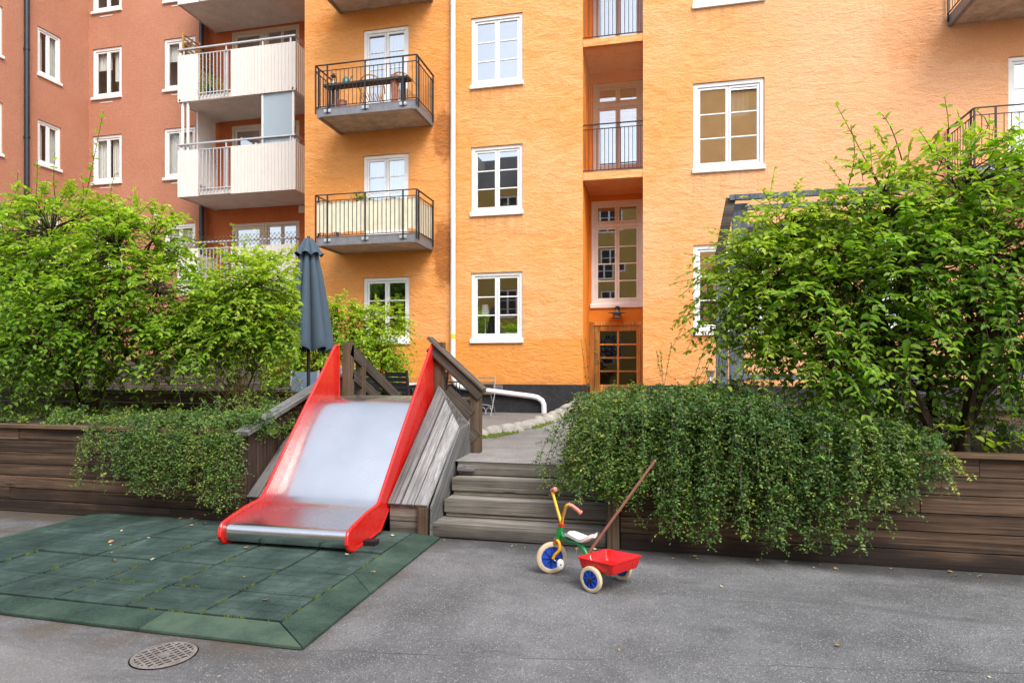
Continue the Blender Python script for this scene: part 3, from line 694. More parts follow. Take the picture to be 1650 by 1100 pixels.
def cream_balcony(zb, glazed=False):
    x0, x1, y0, y1 = -13.76, -9.93, 16.07, YC-.01
    zt = zb + 1.34
    s = MB(); s.box(x0+.02, x1-.02, y0+.03, y1, zb, zb+.14); so = s.build('balcony', M['slab_white'], rb, bevel=.015)
    def ribbed(m, a, b, z0, z1):
        a = Vector((*a, 0)); b = Vector((*b, 0)); L = (b-a).length; n = int(L/.105); t = (b-a)/L; o = Vector((t.y, -t.x, 0))
        P = []
        for k in range(n):
            for (f, d) in ((0, 0), (.06, 0), (.08, -.014), (.17, -.014), (.19, 0)):
                q = a + t*(L*(k+f)/n) - o*d; P.append([(q.x, q.y, z0), (q.x, q.y, z1)])
        q = b; P.append([(q.x, q.y, z0), (q.x, q.y, z1)])
        m.grid(P); m.grid([[(p[0][0]-o.x*.02-t.x*0, p[0][1]-o.y*.02, z0), (p[1][0]-o.x*.02, p[1][1]-o.y*.02, z1)] for p in (P[0], P[-1])])
    m = MB(); ribbed(m, (x0, y1), (x0, y0), zb-.02, zt); ribbed(m, (x0, y0), (x0+.70, y0), zb-.02, zt); m.build('ribbed_panel', M['panel'], so); m = MB(); ribbed(m, (x0+1.78, y0), (x1, y0), zb-.02, zt); ribbed(m, (x1, y0), (x1, y1), zb-.02, zt)
    m.build('ribbed_panel', M['panel'], so)
    m = MB()
    for x in [x0+.74+.118*k for k in range(9)]: m.bar((x, y0, zb+.06), (x, y0, zt-.03), .024, .024)
    m.bar((x0+.7, y0, zt-.02), (x0+1.78, y0, zt-.02), .03, .03); m.bar((x0+.7, y0, zb+.18), (x0+1.78, y0, zb+.18), .03, .03)
    m.bar((x0, y0+.02, zt+.17), (x1, y0+.02, zt+.17), .06, .045); m.bar((x1-.02, y0, zt+.17), (x1-.02, y1, zt+.17), .06, .045); m.bar((x0+.02, y0, zt+.17), (x0+.02, y1, zt+.17), .06, .045)
    for t in (.05, .42, .73, .96): m.bar((x0+(x1-x0)*t, y0+.035, zb+.1), (x0+(x1-x0)*t, y0+.035, zt+.16), .05, .03)
    m.bar((x1-.03, y0+.7, zb+.1), (x1-.03, y0+.7, zt+.16), .05, .03)
    m.build('railing', M['alu'], so, bevel=.006)
    if glazed:
        z0, z1 = zt+.19, zb+2.87
        m = MB()
        for x in (x0+.12, x0+.30): m.bar((x, y0+.07, z0-.5), (x, y0+.07, z1-.02), .07, .05)
        for x in (x1-1.06, x1-.09): m.bar((x, y0+.07, z0-.45), (x, y0+.07, z1-.02), .06, .05)
        m.bar((x0, y0+.07, z1-.06), (x1, y0+.07, z1-.06), .06, .08); m.bar((x1-.07, y0, z1-.06), (x1-.07, y1, z1-.06), .06, .08); m.bar((x0+.07, y0, z1-.06), (x0+.07, y1, z1-.06), .06, .08)
        m.bar((x1-.07, y0+.85, z0-.3), (x1-.07, y0+.85, z1), .05, .05); m.bar((x0+.07, y0+.75, z0-.9), (x0+.07, y0+.75, z1), .05, .05)
        m.build('glazing_frame', M['white'], so, bevel=.006)
        m = MB(); m.box(x1-1.03, x1-.12, y0+.065, y0+.073, z0-.42, z1-.1); m.build('glazing_pane', M['glass_balcony'], so)
        m = MB(); m.box(x0+.06, x0+.075, y0+.78, y1-.12, z0-.95, z1-.1); m.build('side_panel', M['white'], so)
    return so
cream_balcony(3.54); cream_balcony(6.42, True); cream_balcony(9.20); cream_balcony(12.06)
m = MB(); m.box(-10.05, -9.6, YC-.12, YC-.01, 8.6, 9.0); m.build('wall_box', M['white'], rb, bevel=.02)

# ================================================================== HOUSE OPPOSITE (seen in the window panes)
oc = empty('apartment_building', (0, -11, 0), 0, 'ochre courtyard house behind the viewer, mirrored dimly in the stair window', 'building')
TO = lambda a, d, z: (a, -11 - d, z)
hs = [(x, x+1.25, z, z+1.7) for x in np.arange(-13, 0, 3.1) for z in (1.6, 4.5, 7.4, 10.2)]
w = MB(); facade(w, TO, -14, .5, 0, 12.6, hs); w.build('wall', M['ochre'], oc)
proto = None
for (a0, a1, z0, z1) in hs:
    f = MB(); f.box(a0, a1, -11.16, -11.13, z0, z1)
    if proto is None:
        f = MB()
        for (u0, u1, v0, v1) in ((a0, a0+.1, z0, z1), (a1-.1, a1, z0, z1), (a0+.1, a1-.1, z1-.1, z1), (a0+.1, a1-.1, z0, z0+.1), ((a0+a1)/2-.05, (a0+a1)/2+.05, z0+.1, z1-.1)): f.box(u0, u1, -11.13, -11.05, v0, v1)
        for k in (1, 2): f.box(a0+.1, (a0+a1)/2-.05, -11.12, -11.07, z0+k*.55-.02, z0+k*.55+.02); f.box((a0+a1)/2+.05, a1-.1, -11.12, -11.07, z0+k*.55-.02, z0+k*.55+.02)
        proto = f.build('window', M['white'], oc)
        g = MB(); g.box(a0+.05, a1-.05, -11.15, -11.11, z0+.05, z1-.05); pg = g.build('pane', M['plinth'], proto)
        base = (a0, z0)
    else:
        c = proto.copy(); COL.objects.link(c); c.location = (a0-base[0], 0, z0-base[1])
        d = pg.copy(); COL.objects.link(d); d.parent = c
r = MB(); r.hexa([(-14,-11.01,12.6),(.5,-11.01,12.6),(.5,-23,12.6),(-14,-23,12.6)][::-1], [(-14,-15,15.6),(.5,-15,15.6),(.5,-19,15.6),(-14,-19,15.6)][::-1])
for x in range(-13, -1, 4): r.hexa([(x,-11.6,12.7),(x+1.8,-11.6,12.7),(x+1.8,-15,12.7),(x,-15,12.7)], [(x+.8,-11.6,15.2),(x+1.0,-11.6,15.2),(x+1.0,-15,15.2),(x+.8,-15,15.2)])
r.build('roof', M['tile_roof'], oc)
oc2 = empty('apartment_building', (6, -11, 0), 0, 'tall warm orange gable behind the viewer, mirrored in the large right window', 'building')
w = MB(); w.box(.52, 12, -20, -11, 0, 17.5); w.build('wall', paint('pale_orange_plaster', (.90, .50, .19), .9, 0, .1, 1, .1), oc2); r = MB(); r.hexa([(.3,-20.2,17.5),(12.2,-20.2,17.5),(12.2,-10.8,17.5),(.3,-10.8,17.5)], [(.3,-15.6,19),(12.2,-15.6,19),(12.2,-15.4,19),(.3,-15.4,19)]); r.build('roof', M['tile_roof'], oc2)

# ================================================================== GROUND
def sheet(name, mat, pts): 
    m = MB(); m.quad(*pts); o = m.build(name, mat); o['kind'] = 'structure'; return o
sheet('ground', M['asphalt'], [(-40, -14, 0), (40, -14, 0), (40, 40, 0), (-40, 40, 0)])
sheet('terrace', M['terrace'], [(-18.3, 6.9, .42), (-1.5, 6.9, .42), (-1.5, 15.2, .42), (-8.3, 15.2, .42), (-8.3, 17.7, .42), (-18.3, 17.7, .42)])
edge = [(-2.3, 5.70), (-2.3, 6.75), (-2.17, 7.35), (-1.90, 8.1), (-1.70, 9.3), (-1.60, 11.0), (-1.58, 12.6), (-1.62, 13.84)]
m = MB()
def pz(y): return .567 + .05*max(0, y-5.7)/4 + max(0, y-10)*.01
P = [[(x, y, pz(y)) for x in (x0, x0*.6-.2*.4, -.2)] for x0, y in edge]; P.append([(NX0+.003, 15.19, .63), (-1, 15.19, .63), (-.2, 15.19, .63)])
m.grid(P); m.grid([[(x, y, pz(y)), (x-.05, y, .40)] for x, y in edge])
o = m.build('path', M['path']); o['kind'] = 'structure'
sheet('terrace', M['terrace'], [(-.21, 8.2, .70), (13, 8.2, .70), (13, 13.86, .66), (-.21, 13.86, .66)])
def soil(name, x0, x1, y0, y1, zf, zb, seed, hump=None):
    rs = np.random.default_rng(seed); m = MB(); P = []
    nx, ny = int((x1-x0)/.12), int((y1-y0)/.12)
    for i in range(nx+1):
        row = []
        for j in range(ny+1):
            x = x0+(x1-x0)*i/nx; y = y0+(y1-y0)*j/ny; z = zf+(zb-zf)*j/ny + rs.uniform(-.02, .025)
            if hump: z += hump(x, y)
            row.append((x, y, z))
        P.append(row)
    m.grid(P); o = m.build(name, M['soil'], smooth=True); o['kind'] = 'structure'; return o
soil('soil', -18.2, -3.70, 5.17, 7.28, .79, .86, 3)
hR = lambda x, y: .26*math.exp(-((x-.55)/.75)**2 - ((y-6.1)/.75)**2)
soil('soil', -.25, 13, 5.17, 8.3, .76, .78, 4, hR)

# ================================================================== TIMBER WALLS AND STEPS
def plank_wall(mb, x0, x1, y, ztop, n, rs, th=.045):
    h = ztop/n
    for k in range(n):
        x = x0 - rs.uniform(0, 2.5)
        while x < x1:
            L = rs.uniform(4.2, 5.6); a, b = max(x, x0), min(x+L, x1); x += L
            if b - a < .05: continue
            d = rs.uniform(-.004, .004)
            mb.box(a+.0015, b-.0015, y+d, y+th, k*h+.003, (k+1)*h-.003)
rs = random.Random(11)
wl = empty('retaining_wall', (-11, 5.12, 0), 0, 'dark timber retaining wall of the planting bed with the leafy shrubs beside the slide', 'retaining wall')
m = MB(); plank_wall(m, -18.2, -3.66, 5.12, .835, 7, rs); m.build('plank', M['wood_wall'], wl, bevel=.004)
m = MB(); x = -18.2
for x1 in (-15, -11.6, -8.3, -5.2, -3.70): m.box(x+.001, x1-.001, 5.085, 5.215, .835, .868); x = x1
m.build('cap_board', M['wood_cap'], wl, bevel=.006)
# side of the bed along the slide: upright boards under a sloping rail
m = MB(); y = 5.13; zs = lambda y: .84 + (y-5.12)*.295
while y < 7.0:
    y1 = y + .135; m.hexa([(-3.675,y,.0), (-3.64,y,.0), (-3.64,y1-.004,.0), (-3.675,y1-.004,.0)], [(-3.675,y,zs(y)), (-3.64,y,zs(y)), (-3.64,y1-.004,zs(y1)), (-3.675,y1-.004,zs(y1))]); y = y1
m.build('upright_board', M['wood_wall_y'], wl, bevel=.003)
m = MB(); m.bar((-3.665, 5.06, zs(5.06)+.02), (-3.665, 7.05, zs(7.05)+.02), .145, .045); along(m.build('hand_rail', M['wood_silver'], wl, bevel=.006), (0, 1, .295))
wb = empty('low_timber_wall', (-9, 7.3, .4), 0, 'low weathered plank wall along the back of the bed behind the bushes', 'low wall')
m = MB()
for k in range(5):
    x = -18.2
    while x < -3.8:
        L = rs.uniform(2.4, 3.6); m.box(x+.002, min(x+L, -3.8)-.002, 7.3, 7.34, .42+k*.135+.003, .42+(k+1)*.135-.003); x += L
m.build('plank', M['wood_rail'], wb, bevel=.004)
m = MB(); m.box(-18.2, -3.78, 7.26, 7.42, 1.097, 1.13); m.build('cap_board', M['wood_cap'], wb, bevel=.006)
wr_ = empty('retaining_wall', (6, 5.12, 0), 0, 'dark brown timber retaining wall under the trailing evergreen behind the tricycle', 'retaining wall')
m = MB(); plank_wall(m, -.30, 13, 5.12, .80, 6, rs); m.build('plank', M['wood_wall'], wr_, bevel=.004)
m = MB(); x = -.33
for x1 in (2.9, 6.5, 10, 13): m.box(x+.001, x1-.001, 5.085, 5.215, .80, .835); x = x1
m.build('cap_board', M['wood_cap'], wr_, bevel=.006)
m = MB(); m.box(-.405, -.305, 5.10, 5.20, 0, .44); m.build('end_post', M['wood_brown_z'], wr_, bevel=.006)
m = MB()
for k in range(6): m.box(-.33, -.29, 5.22, 8.2, k*.133+.003, (k+1)*.133-.003)
m.build('side_plank', M['wood_wall'], wr_, bevel=.004)

st = empty('garden_steps', (-1.1, 5.12, 0), 0, 'four weathered timber steps up to the asphalt path', 'steps')
ys = [5.12, 5.345, 5.53, 5.70, 5.95]; zs_ = [0, .127, .283, .438, .563]; xl = [-1.872, -1.845, -1.835, -1.83]
for k in range(4):
    m = MB(); h = min(.115, zs_[k+1]-zs_[k]-.004)
    m.box(xl[k], -.41, ys[k], ys[k]+.085, zs_[k+1]-h, zs_[k+1]); m.box(xl[k], -.41, ys[k]+.089, ys[k+1]+.06, zs_[k+1]-.045, zs_[k+1]-.002)
    m.box(xl[k]+.01, -.41, ys[k]+.022, ys[k]+.06, zs_[k]+.0, zs_[k+1]-h-.004)
    m.build('step', M['wood_grey_x'], st, bevel=.008)
m = MB(); m.box(-1.80, -1.66, 5.66, 5.70, .48, .512); m.box(-1.82, -1.76, 5.64, 5.70, .485, .53); m.build('step_bracket', M['steel_grey'], st, bevel=.005)

# ================================================================== SLIDE AND ITS PLATFORM
sl = empty('slide', (-2.81, 5.3, 0), 0, 'wide stainless steel playground slide with red side panels', 'slide')
FIN = [(4.375,.115),(4.40,.075),(4.47,.047),(4.955,.085),(5.137,.24),(5.7,.70),(6.24,1.10),(6.285,1.13),(6.285,1.63),(6.275,1.66),(6.25,1.672),(6.215,1.665),(6.185,1.64),(5.736,1.173),(5.335,.755),(4.935,.318),(4.90,.302),(4.682,.275),(4.45,.222),(4.40,.205),(4.378,.17)]
for x0, x1 in ((-3.372, -3.350), (-2.285, -2.263)):
    m = MB(); m.prism([(x0, y, z) for y, z in FIN], (x1-x0, 0, 0)); xm = (x0+x1)/2
    pts = [(xm, y, z) for y, z in FIN]; n = len(pts)
    m.tube(pts + [pts[0]], .0165, 8, False); m.build('side_panel', M['slide_red'], sl, smooth=True, bevel=.003)
BED = [(6.60,1.128),(6.214,1.132),(6.05,1.131),(5.938,1.122),(5.86,1.10),(5.779,1.05),(5.627,.901),(5.482,.739),(5.31,.533),(5.147,.338),(5.08,.278),(4.993,.240),(4.87,.223),(4.735,.211),(4.52,.205),(4.46,.202),(4.425,.190),(4.407,.162),(4.403,.128),(4.412,.098),(4.44,.078),(4.52,.07)]
def smoothline(p, n=4):
    out = []
    for i in range(len(p)-1):
        p0, p1, p2, p3 = (np.array(p[max(i-1,0)]), np.array(p[i]), np.array(p[i+1]), np.array(p[min(i+2,len(p)-1)]))
        for k in range(n):
            t = k/n; out.append(tuple(.5*((2*p1)+(-p0+p2)*t+(2*p0-5*p1+4*p2-p3)*t*t+(-p0+3*p1-3*p2+p3)*t**3)))
    return out + [tuple(p[-1])]
bp = smoothline(BED)
m = MB(); m.grid([[(x, y, z) for y, z in bp] for x in np.linspace(-3.351, -2.284, 13)]); m.grid([[(x, y+.012, z-.016) for y, z in bp[:-6]] for x in (-3.351, -2.284)])
m.build('slide_bed', M['steel'], sl, smooth=True)
m = MB(); m.box(-2.30, -2.16, 4.62, 4.70, .045, .085); m.box(-3.30, -2.3, 4.62, 4.70, .045, .075); m.box(-3.25, -2.35, 4.9, 4.98, .045, .2); m.build('support_beam', M['black_plastic'], sl, bevel=.004)

pf = empty('slide_platform', (-2.8, 6.6, 0), 0, 'weathered timber platform and boarded flanks holding the slide', 'platform')
m = MB()
for k in range(8): m.box(-3.62, -2.20, 6.22+k*.14, 6.22+(k+1)*.14-.006, 1.045, 1.082)
m.build('deck_board', M['wood_rail'], pf, bevel=.004)
m = MB(); m.box(-3.60, -2.22, 6.24, 7.32, .40, 1.043); m.build('deck_base', M['wood_wall_y'], pf)
for k in range(3):
    m = MB(); m.box(-3.55, -2.25, 7.34+k*.28, 7.34+(k+1)*.28+.02, .42, .92-k*.17); m.build('back_step', M['wood_grey_x'], pf, bevel=.006)
def flank(L0, L1, R0, R1, n, out):
    m = MB(); L0, L1, R0, R1 = map(Vector, (L0, L1, R0, R1)); th = Vector((0, .02, -.028))
    for k in range(n):
        a, b = k/n + (.014 if k else 0), (k+1)/n - .014
        q = [L0.lerp(R0, a), L0.lerp(R0, b), L1.lerp(R1, b), L1.lerp(R1, a)]
        m.prism(q, th)
    return along(m.build('flank_board', M['wood_silver'], pf, bevel=.005), L1-L0, (1, 0, 0))
flank((-2.258, 5.07, .285), (-2.20, 6.21, 1.262), (-1.895, 5.07, .285), (-1.875, 5.875, .872), 3, 1)
flank((-3.62, 5.07, .28), (-3.60, 6.15, 1.10), (-3.385, 5.07, .28), (-3.40, 6.2, 1.16), 2, -1)
m = MB()   # upright faces beside the steps and under the boards
m.prism([(-1.885, 5.09, 0), (-1.885, 6.18, 0), (-1.885, 6.18, .87), (-1.885, 5.88, .855), (-1.885, 5.10, .268)], (.022, 0, 0))
m.prism([(-2.19, 6.20, 0), (-1.87, 6.20, 0), (-1.87, 6.20, .87), (-2.19, 6.20, 1.24)], (0, .03, 0))
along(m.build('side_board', M['wood_silver'], pf, bevel=.004), (0, 1, .77), (1, 0, 0))
for (x0, x1) in ((-2.255, -1.995), (-3.62, -3.385)):
    m = MB(); m.box(x0, x1, 5.115, 5.15, .004, .125); m.box(x0, x1, 5.112, 5.15, .131, .254); m.build('front_plank', M['wood_grey_x'], pf, bevel=.005)
m = MB(); m.box(-1.99, -1.905, 5.075, 5.15, 0, .258); m.build('corner_post', M['wood_brown_z'], pf, bevel=.006)
# rails: one descends to the path beside the steps, one follows the back steps
for (x0, x1, y0, y1, z0, z1) in ((-2.262, -2.165, 6.24, 6.34, .4, 1.70), (-3.345, -3.25, 6.33, 6.43, .4, 1.71)):
    m = MB(); m.box(x0, x1, y0, y1, z0, z1); m.build('post', M['wood_brown_z'], pf, bevel=.008)
m = MB(); m.box(-1.868, -1.765, 6.22, 6.32, .57, 1.245); m.build('post', M['wood_brown_z'], pf, bevel=.008)
m = MB(); m.bar((-2.29, 6.215, 1.655), (-1.74, 6.215, 1.155), .035, .13, (0,0,1)); m.bar((-2.31, 6.24, 1.745), (-1.72, 6.24, 1.215), .14, .03, (0,0,1)); along(m.build('hand_rail', M['wood_rail'], pf, bevel=.006), (.55, 0, -.5))
m = MB(); m.bar((-2.12, 6.225, 1.20), (-1.85, 6.225, .955), .035, .12); m.bar((-1.885, 6.225, .80), (-1.80, 6.225, .72), .035, .13); along(m.build('lower_rail', M['wood_rail'], pf, bevel=.006), (.55, 0, -.5))
m = MB(); m.bar((-3.27, 6.36, 1.635), (-3.27, 8.15, .83), .04, .135); along(m.build('hand_rail', M['wood_rail'], pf, bevel=.006), (0, 1.79, -.8))
m = MB(); m.bar((-3.27, 6.40, 1.37), (-3.27, 8.15, .58), .04, .12); along(m.build('lower_rail', M['wood_rail'], pf, bevel=.006), (0, 1.75, -.79))
for q in ((-3.33, -3.22, 8.1, 8.2, .42, .95), (-3.335, -3.245, 6.62, 6.71, 1.04, 1.48)): m = MB(); m.box(*q); m.build('post', M['wood_brown_z'], pf, bevel=.008)

# ================================================================== RUBBER MAT
mt = empty('safety_mat', (-3.4, 4, 0), 0, 'dark green rubber safety mat of square tiles under the foot of the slide', 'safety mat')
XG = [-5.15, -4.63, -4.11, -3.59, -3.07, -2.55, -2.035]; YG = [3.15, 3.53, 3.96, 4.48, 5.10]
rs = random.Random(5)
tp = None
for i in range(len(XG)-1):
    for j in range(len(YG)-1):
        m = MB(); g = .010; z = .043 + rs.uniform(-.003, .003); q = [rs.uniform(-.003, .003) for _ in range(4)]
        x0, x1, y0, y1 = XG[i]+g, XG[i+1]-g, YG[j]+g, YG[j+1]-g
        m.hexa([(x0,y0,.003),(x1,y0,.003),(x1,y1,.003),(x0,y1,.003)], [(x0,y0,z+q[0]),(x1,y0,z+q[1]),(x1,y1,z+q[2]),(x0,y1,z+q[3])])
        m.build('tile', M['rubber_tile'], mt, bevel=.005)
def edge_tile(q, zi, zo):   # q: inner a, inner b, outer b, outer a
    m = MB(); a, b, c, d = q
    m.hexa([(*a,.003),(*b,.003),(*c,.003),(*d,.003)], [(*a,zi),(*b,zi),(*c,zo),(*d,zo)]); m.build('edge_tile', M['rubber'], mt, bevel=.004)
yo = lambda x: 2.925 + .02*math.cos((x+2.6)*2.2) + max(0, -3.0-x)*.07
for a, b in ((-5.12, -3.86), (-3.855, -2.775)): 
    edge_tile([(b, 3.146), (a, 3.146), (a-.0, yo(a)), (b, yo(b))], .042, .022)
edge_tile([(-2.04, 3.146), (-2.77, 3.146), (-2.77, yo(-2.77)), (-1.775, 2.935)], .042, .022)
edge_tile([(-2.031, 4.0), (-2.031, 3.15), (-1.772, 2.94), (-1.782, 3.73)], .042, .022)
edge_tile([(-2.031, 5.09), (-2.031, 4.005), (-1.782, 3.735), (-1.79, 5.09)], .042, .022)
edge_tile([(-5.155, 3.15), (-5.155, 5.1), (-5.36, 5.1), (-5.36, 3.06)], .042, .022)
m = MB()
for (xa, ya, xb, yb) in ((-2.55,3.16,-2.55,3.5),(-2.55,3.55,-2.55,3.7),(-3.07,3.2,-3.07,3.46),(-3.07,3.6,-3.07,3.9),(-3.59,3.3,-3.59,3.5),(-3.59,3.62,-3.59,3.85),(-4.11,3.58,-4.11,3.74),(-2.033,3.17,-2.033,3.36),(-2.033,4.15,-2.033,4.4),(-2.5,3.148,-2.1,3.148),(-3.0,3.53,-2.85,3.53),(-3.5,3.53,-3.2,3.53),(-3.07,4.05,-3.07,4.2),(-2.55,3.8,-2.55,3.93),(-2.033,3.5,-2.033,3.7),(-4.63,3.7,-4.63,3.95),(-2.65,3.148,-2.9,3.148),(-3.59,4.1,-3.59,4.4),(-4.11,4.1,-4.11,4.3)):
    n = max(3, int(math.hypot(xb-xa, yb-ya)/.012))
    for k in range(n):
        t = (k+rs.random()*.6)/n; r = rs.uniform(.002, .007)
        if math.sin(t*9+xa*31)+rs.uniform(-.8, .8) < -.1: continue
        r = r*1.0; x, y = xa+(xb-xa)*t+rs.uniform(-.003,.003), ya+(yb-ya)*t+rs.uniform(-.003,.003)
        m.hexa([(x-r,y-r,.036),(x+r,y-r,.036),(x+r,y+r,.036),(x-r,y+r,.036)], [(x-r*.6,y-r*.6,.049),(x+r*.6,y-r*.6,.05),(x+r*.6,y+r*.6,.049),(x-r*.6,y+r*.6,.05)])
o = m.build('joint_moss', M['moss'], mt); o['kind'] = 'stuff'

# drain
dr = empty('drain_cover', (-2.42, 2.735, 0), 0, 'round rusty iron drain grating set in the asphalt before the green mat', 'drain cover')
c = (-2.42, 2.735); m = MB(); m.lathe([(.150, .002), (.150, .006), (.132, .008), (.132, .004)], (*c, 0), (0,0,1), 40, False); m.build('frame', M['rust'], dr, smooth=True)
m = MB(); m.lathe([(.156, .0035), (0, .0035)], (*c, 0), (0,0,1), 40); m.build('drain_shade_disc', M['hole'], dr)  # flat black disc; the darkness below the grate is painted by its colour
m = MB(); a = R(62)
for k in range(-4, 5):
    s = k*.029; L = math.sqrt(.132**2 - s*s); q = lambda t: (c[0]+s*math.sin(a)+t*math.cos(a), c[1]-s*math.cos(a)+t*math.sin(a), .0055)
    m.bar(q(-L), q(L), .013, .004)
for k in range(-3, 4):
    s = k*.036; L = math.sqrt(.132**2 - s*s); b = a+math.pi/2; q = lambda t: (c[0]+s*math.sin(b)+t*math.cos(b), c[1]-s*math.cos(b)+t*math.sin(b), .0058)
    m.bar(q(-L), q(L), .010, .004)
m.lathe([(.03, .0065), (.03, .008), (0, .008)], (*c, 0), (0,0,1), 16)
m.build('grate', M['rust'], dr, bevel=.001)

# ================================================================== TRICYCLE
tr = empty('tricycle', (-.5, 4.3, 0), 0, 'child tricycle with red tipping tray, green frame and yellow handlebar', 'tricycle')
def wheel(c, n, r, w, rim_r):
    n = Vector(n).normalized(); c = Vector(c)
    m = MB(); m.lathe([(rim_r, -w*.30), (rim_r+.004, -w*.46), (r-.010, -w*.5), (r-.003, -w*.36), (r, 0), (r-.003, w*.36), (r-.010, w*.5), (rim_r+.004, w*.46), (rim_r, w*.30), (rim_r, -w*.30)], c, n, 40, False)
    t = m.build('wheel', M['t_tyre'], tr, smooth=True)
    m = MB(); m.lathe([(0, -.006), (rim_r+.001, -.006), (rim_r+.001, .004), (0, .004)], c, n, 40)
    m.lathe([(rim_r+.001, w*.34), (rim_r-.006, w*.34), (rim_r-.006, .004)], c, n, 40, False)
    e1 = n.orthogonal().normalized(); e2 = n.cross(e1)
    for k in range(8):
        a = math.pi*k/4; d = e1*math.cos(a)+e2*math.sin(a)
        m.bar(c+d*.012+n*.010, c+d*(rim_r-.003)+n*.009, .005, .012, n)
    m.build('rim', M['t_blue'], t, smooth=True)
    m = MB(); m.lathe([(.018, -.03), (.018, .012), (.016, .02), (.006, .024), (0, .024)], c, n, 16); m.build('hub', M['t_black'], t, smooth=True)
fn = Vector((.42, -.907, 0)); fw = Vector((-.735, 4.435, .1105))
wheel(fw, fn, .1105, .032, .076)
an = Vector((.52, .854, 0)).normalized()
rn = Vector((-.425, 4.115, .084)); rf = Vector((-.253, 4.398, .084))
wheel(rn, -an, .084, .032, .057); wheel(rf, an, .084, .032, .057)
m = MB(); m.tube([rn+an*.01, rf-an*.01], .010, 10); m.tube([(-.695, 4.43, .225), (-.668, 4.432, .335)], .021, 14)
m.tube(smoothline([(-.676, 4.432, .315), (-.655, 4.42, .268), (-.61, 4.40, .243), (-.55, 4.36, .243), (-.505, 4.325, .225), (-.455, 4.29, .165), (-.38, 4.262, .105), (-.34, 4.258, .086)], 5), .0165, 12)
m.build('frame', M['t_green'], tr, smooth=True)
m = MB(); m.lathe([(.018, 0), (.024, .002), (.024, .016), (.018, .018)], (-.667, 4.432, .334), (.15, 0, 1), 16); m.lathe([(.02, 0), (.024, .003), (.02, .010)], (-.699, 4.43, .214), (.15, 0, 1), 16); m.build('collar', M['t_red'], tr, smooth=True)
m = MB()
for s in (-1, 1):
    h = fw + fn*s*.034; m.tube(smoothline([(-.70, 4.43, .222), tuple(Vector((-.70, 4.43, .238)) + fn*s*.02), tuple(Vector((-.692, 4.432, .225)) + fn*s*.040), tuple(Vector((-.693, 4.433, .18)) + fn*s*.046), tuple(h + Vector((.012, .004, .03))+fn*s*.008), tuple(h)], 4), .0105, 10)
m.build('fork', M['t_yellow'], tr, smooth=True)
hb = MB(); c0 = Vector((-.665, 4.432, .352))
lft = smoothline([tuple(c0+Vector((.003, -.002, -.01))), tuple(c0+Vector((-.012, .02, .025))), (-.715, 4.505, .465), (-.752, 4.566, .548)], 5)
rgt = smoothline([tuple(c0+Vector((.003, -.002, -.01))), tuple(c0+Vector((.008, -.02, .025))), (-.634, 4.36, .455), (-.617, 4.322, .498), (-.596, 4.312, .513), (-.572, 4.314, .505)], 5)
hb.tube(lft, .0105, 10); hb.tube(rgt, .0105, 10); hb.build('handlebar', M['t_yellow'], tr, smooth=True)
for pts in ([(-.750, 4.562, .543), (-.755, 4.566, .556), (-.742, 4.553, .566), (-.728, 4.54, .568)], [(-.598, 4.312, .513), (-.575, 4.314, .506), (-.545, 4.318, .483), (-.520, 4.322, .462)]):
    m = MB(); m.tube(pts, .0135, 12); m.lathe([(.0135, -.006), (.0175, -.004), (.0175, .006), (.012, .010)], pts[-1], Vector(pts[-1])-Vector(pts[-2]), 14); m.build('grip', M['t_pink'], tr, smooth=True)
# saddle
f = Vector((.90, -.435, 0)); sd = Vector((.435, .90, 0)); P = []; Q = []
prof = [(-.115, .286, .020), (-.105, .293, .036), (-.07, .294, .047), (-.02, .284, .054), (.02, .276, .060), (.05, .282, .064), (.08, .300, .062), (.105, .316, .052), (.118, .320, .030)]
for s, z, wd in smoothline(prof, 3):
    b = Vector((-.525, 4.362, 0)) + f*s; P.append([tuple(b + sd*(wd*q) + Vector((0, 0, z + .010*q*q))) for q in (-1, -.75, -.4, 0, .4, .75, 1)])
    Q.append([tuple(b + sd*(wd*q*.92) + Vector((0, 0, z - .022 + .010*q*q))) for q in (-1, -.75, -.4, 0, .4, .75, 1)])
m = MB(); m.grid(P); m.grid(Q); m.grid([[P[i][0], Q[i][0]] for i in range(len(P))]); m.grid([[P[i][-1], Q[i][-1]] for i in range(len(P))]); m.grid([P[0], Q[0]]); m.grid([P[-1], Q[-1]])
m.build('saddle', M['t_white'], tr, smooth=True)
m = MB(); m.tube([(-.535, 4.352, .245), (-.548, 4.345, .175)], .005, 8); m.tube([fw+fn*.0, fw+fn*.062, fw+fn*.064+Vector((.03, .012, -.022)), fw+fn*.085+Vector((.031, .012, -.022))], .005, 8); m.build('crank', M['chrome'], tr, smooth=True)
for s in (1, -1):
    pc = fw + fn*s*.092 + Vector((.034, .013, -.022))*s; m = MB()
    m.lathe([(0, -.010), (.020, -.010), (.024, -.006), (.024, .006), (.020, .010), (0, .010)], (0,0,0), fn, 18)
    m.v = [tuple(pc + Vector((v[0], v[1], v[2]*1.5))) for v in m.v]; po = m.build('pedal', M['t_white'], tr, smooth=True)
    m = MB(); m.lathe([(0, .0115), (.006, .0115), (.006, .0105)], pc, fn, 10); m.build('pedal_cap', M['t_green'], po)
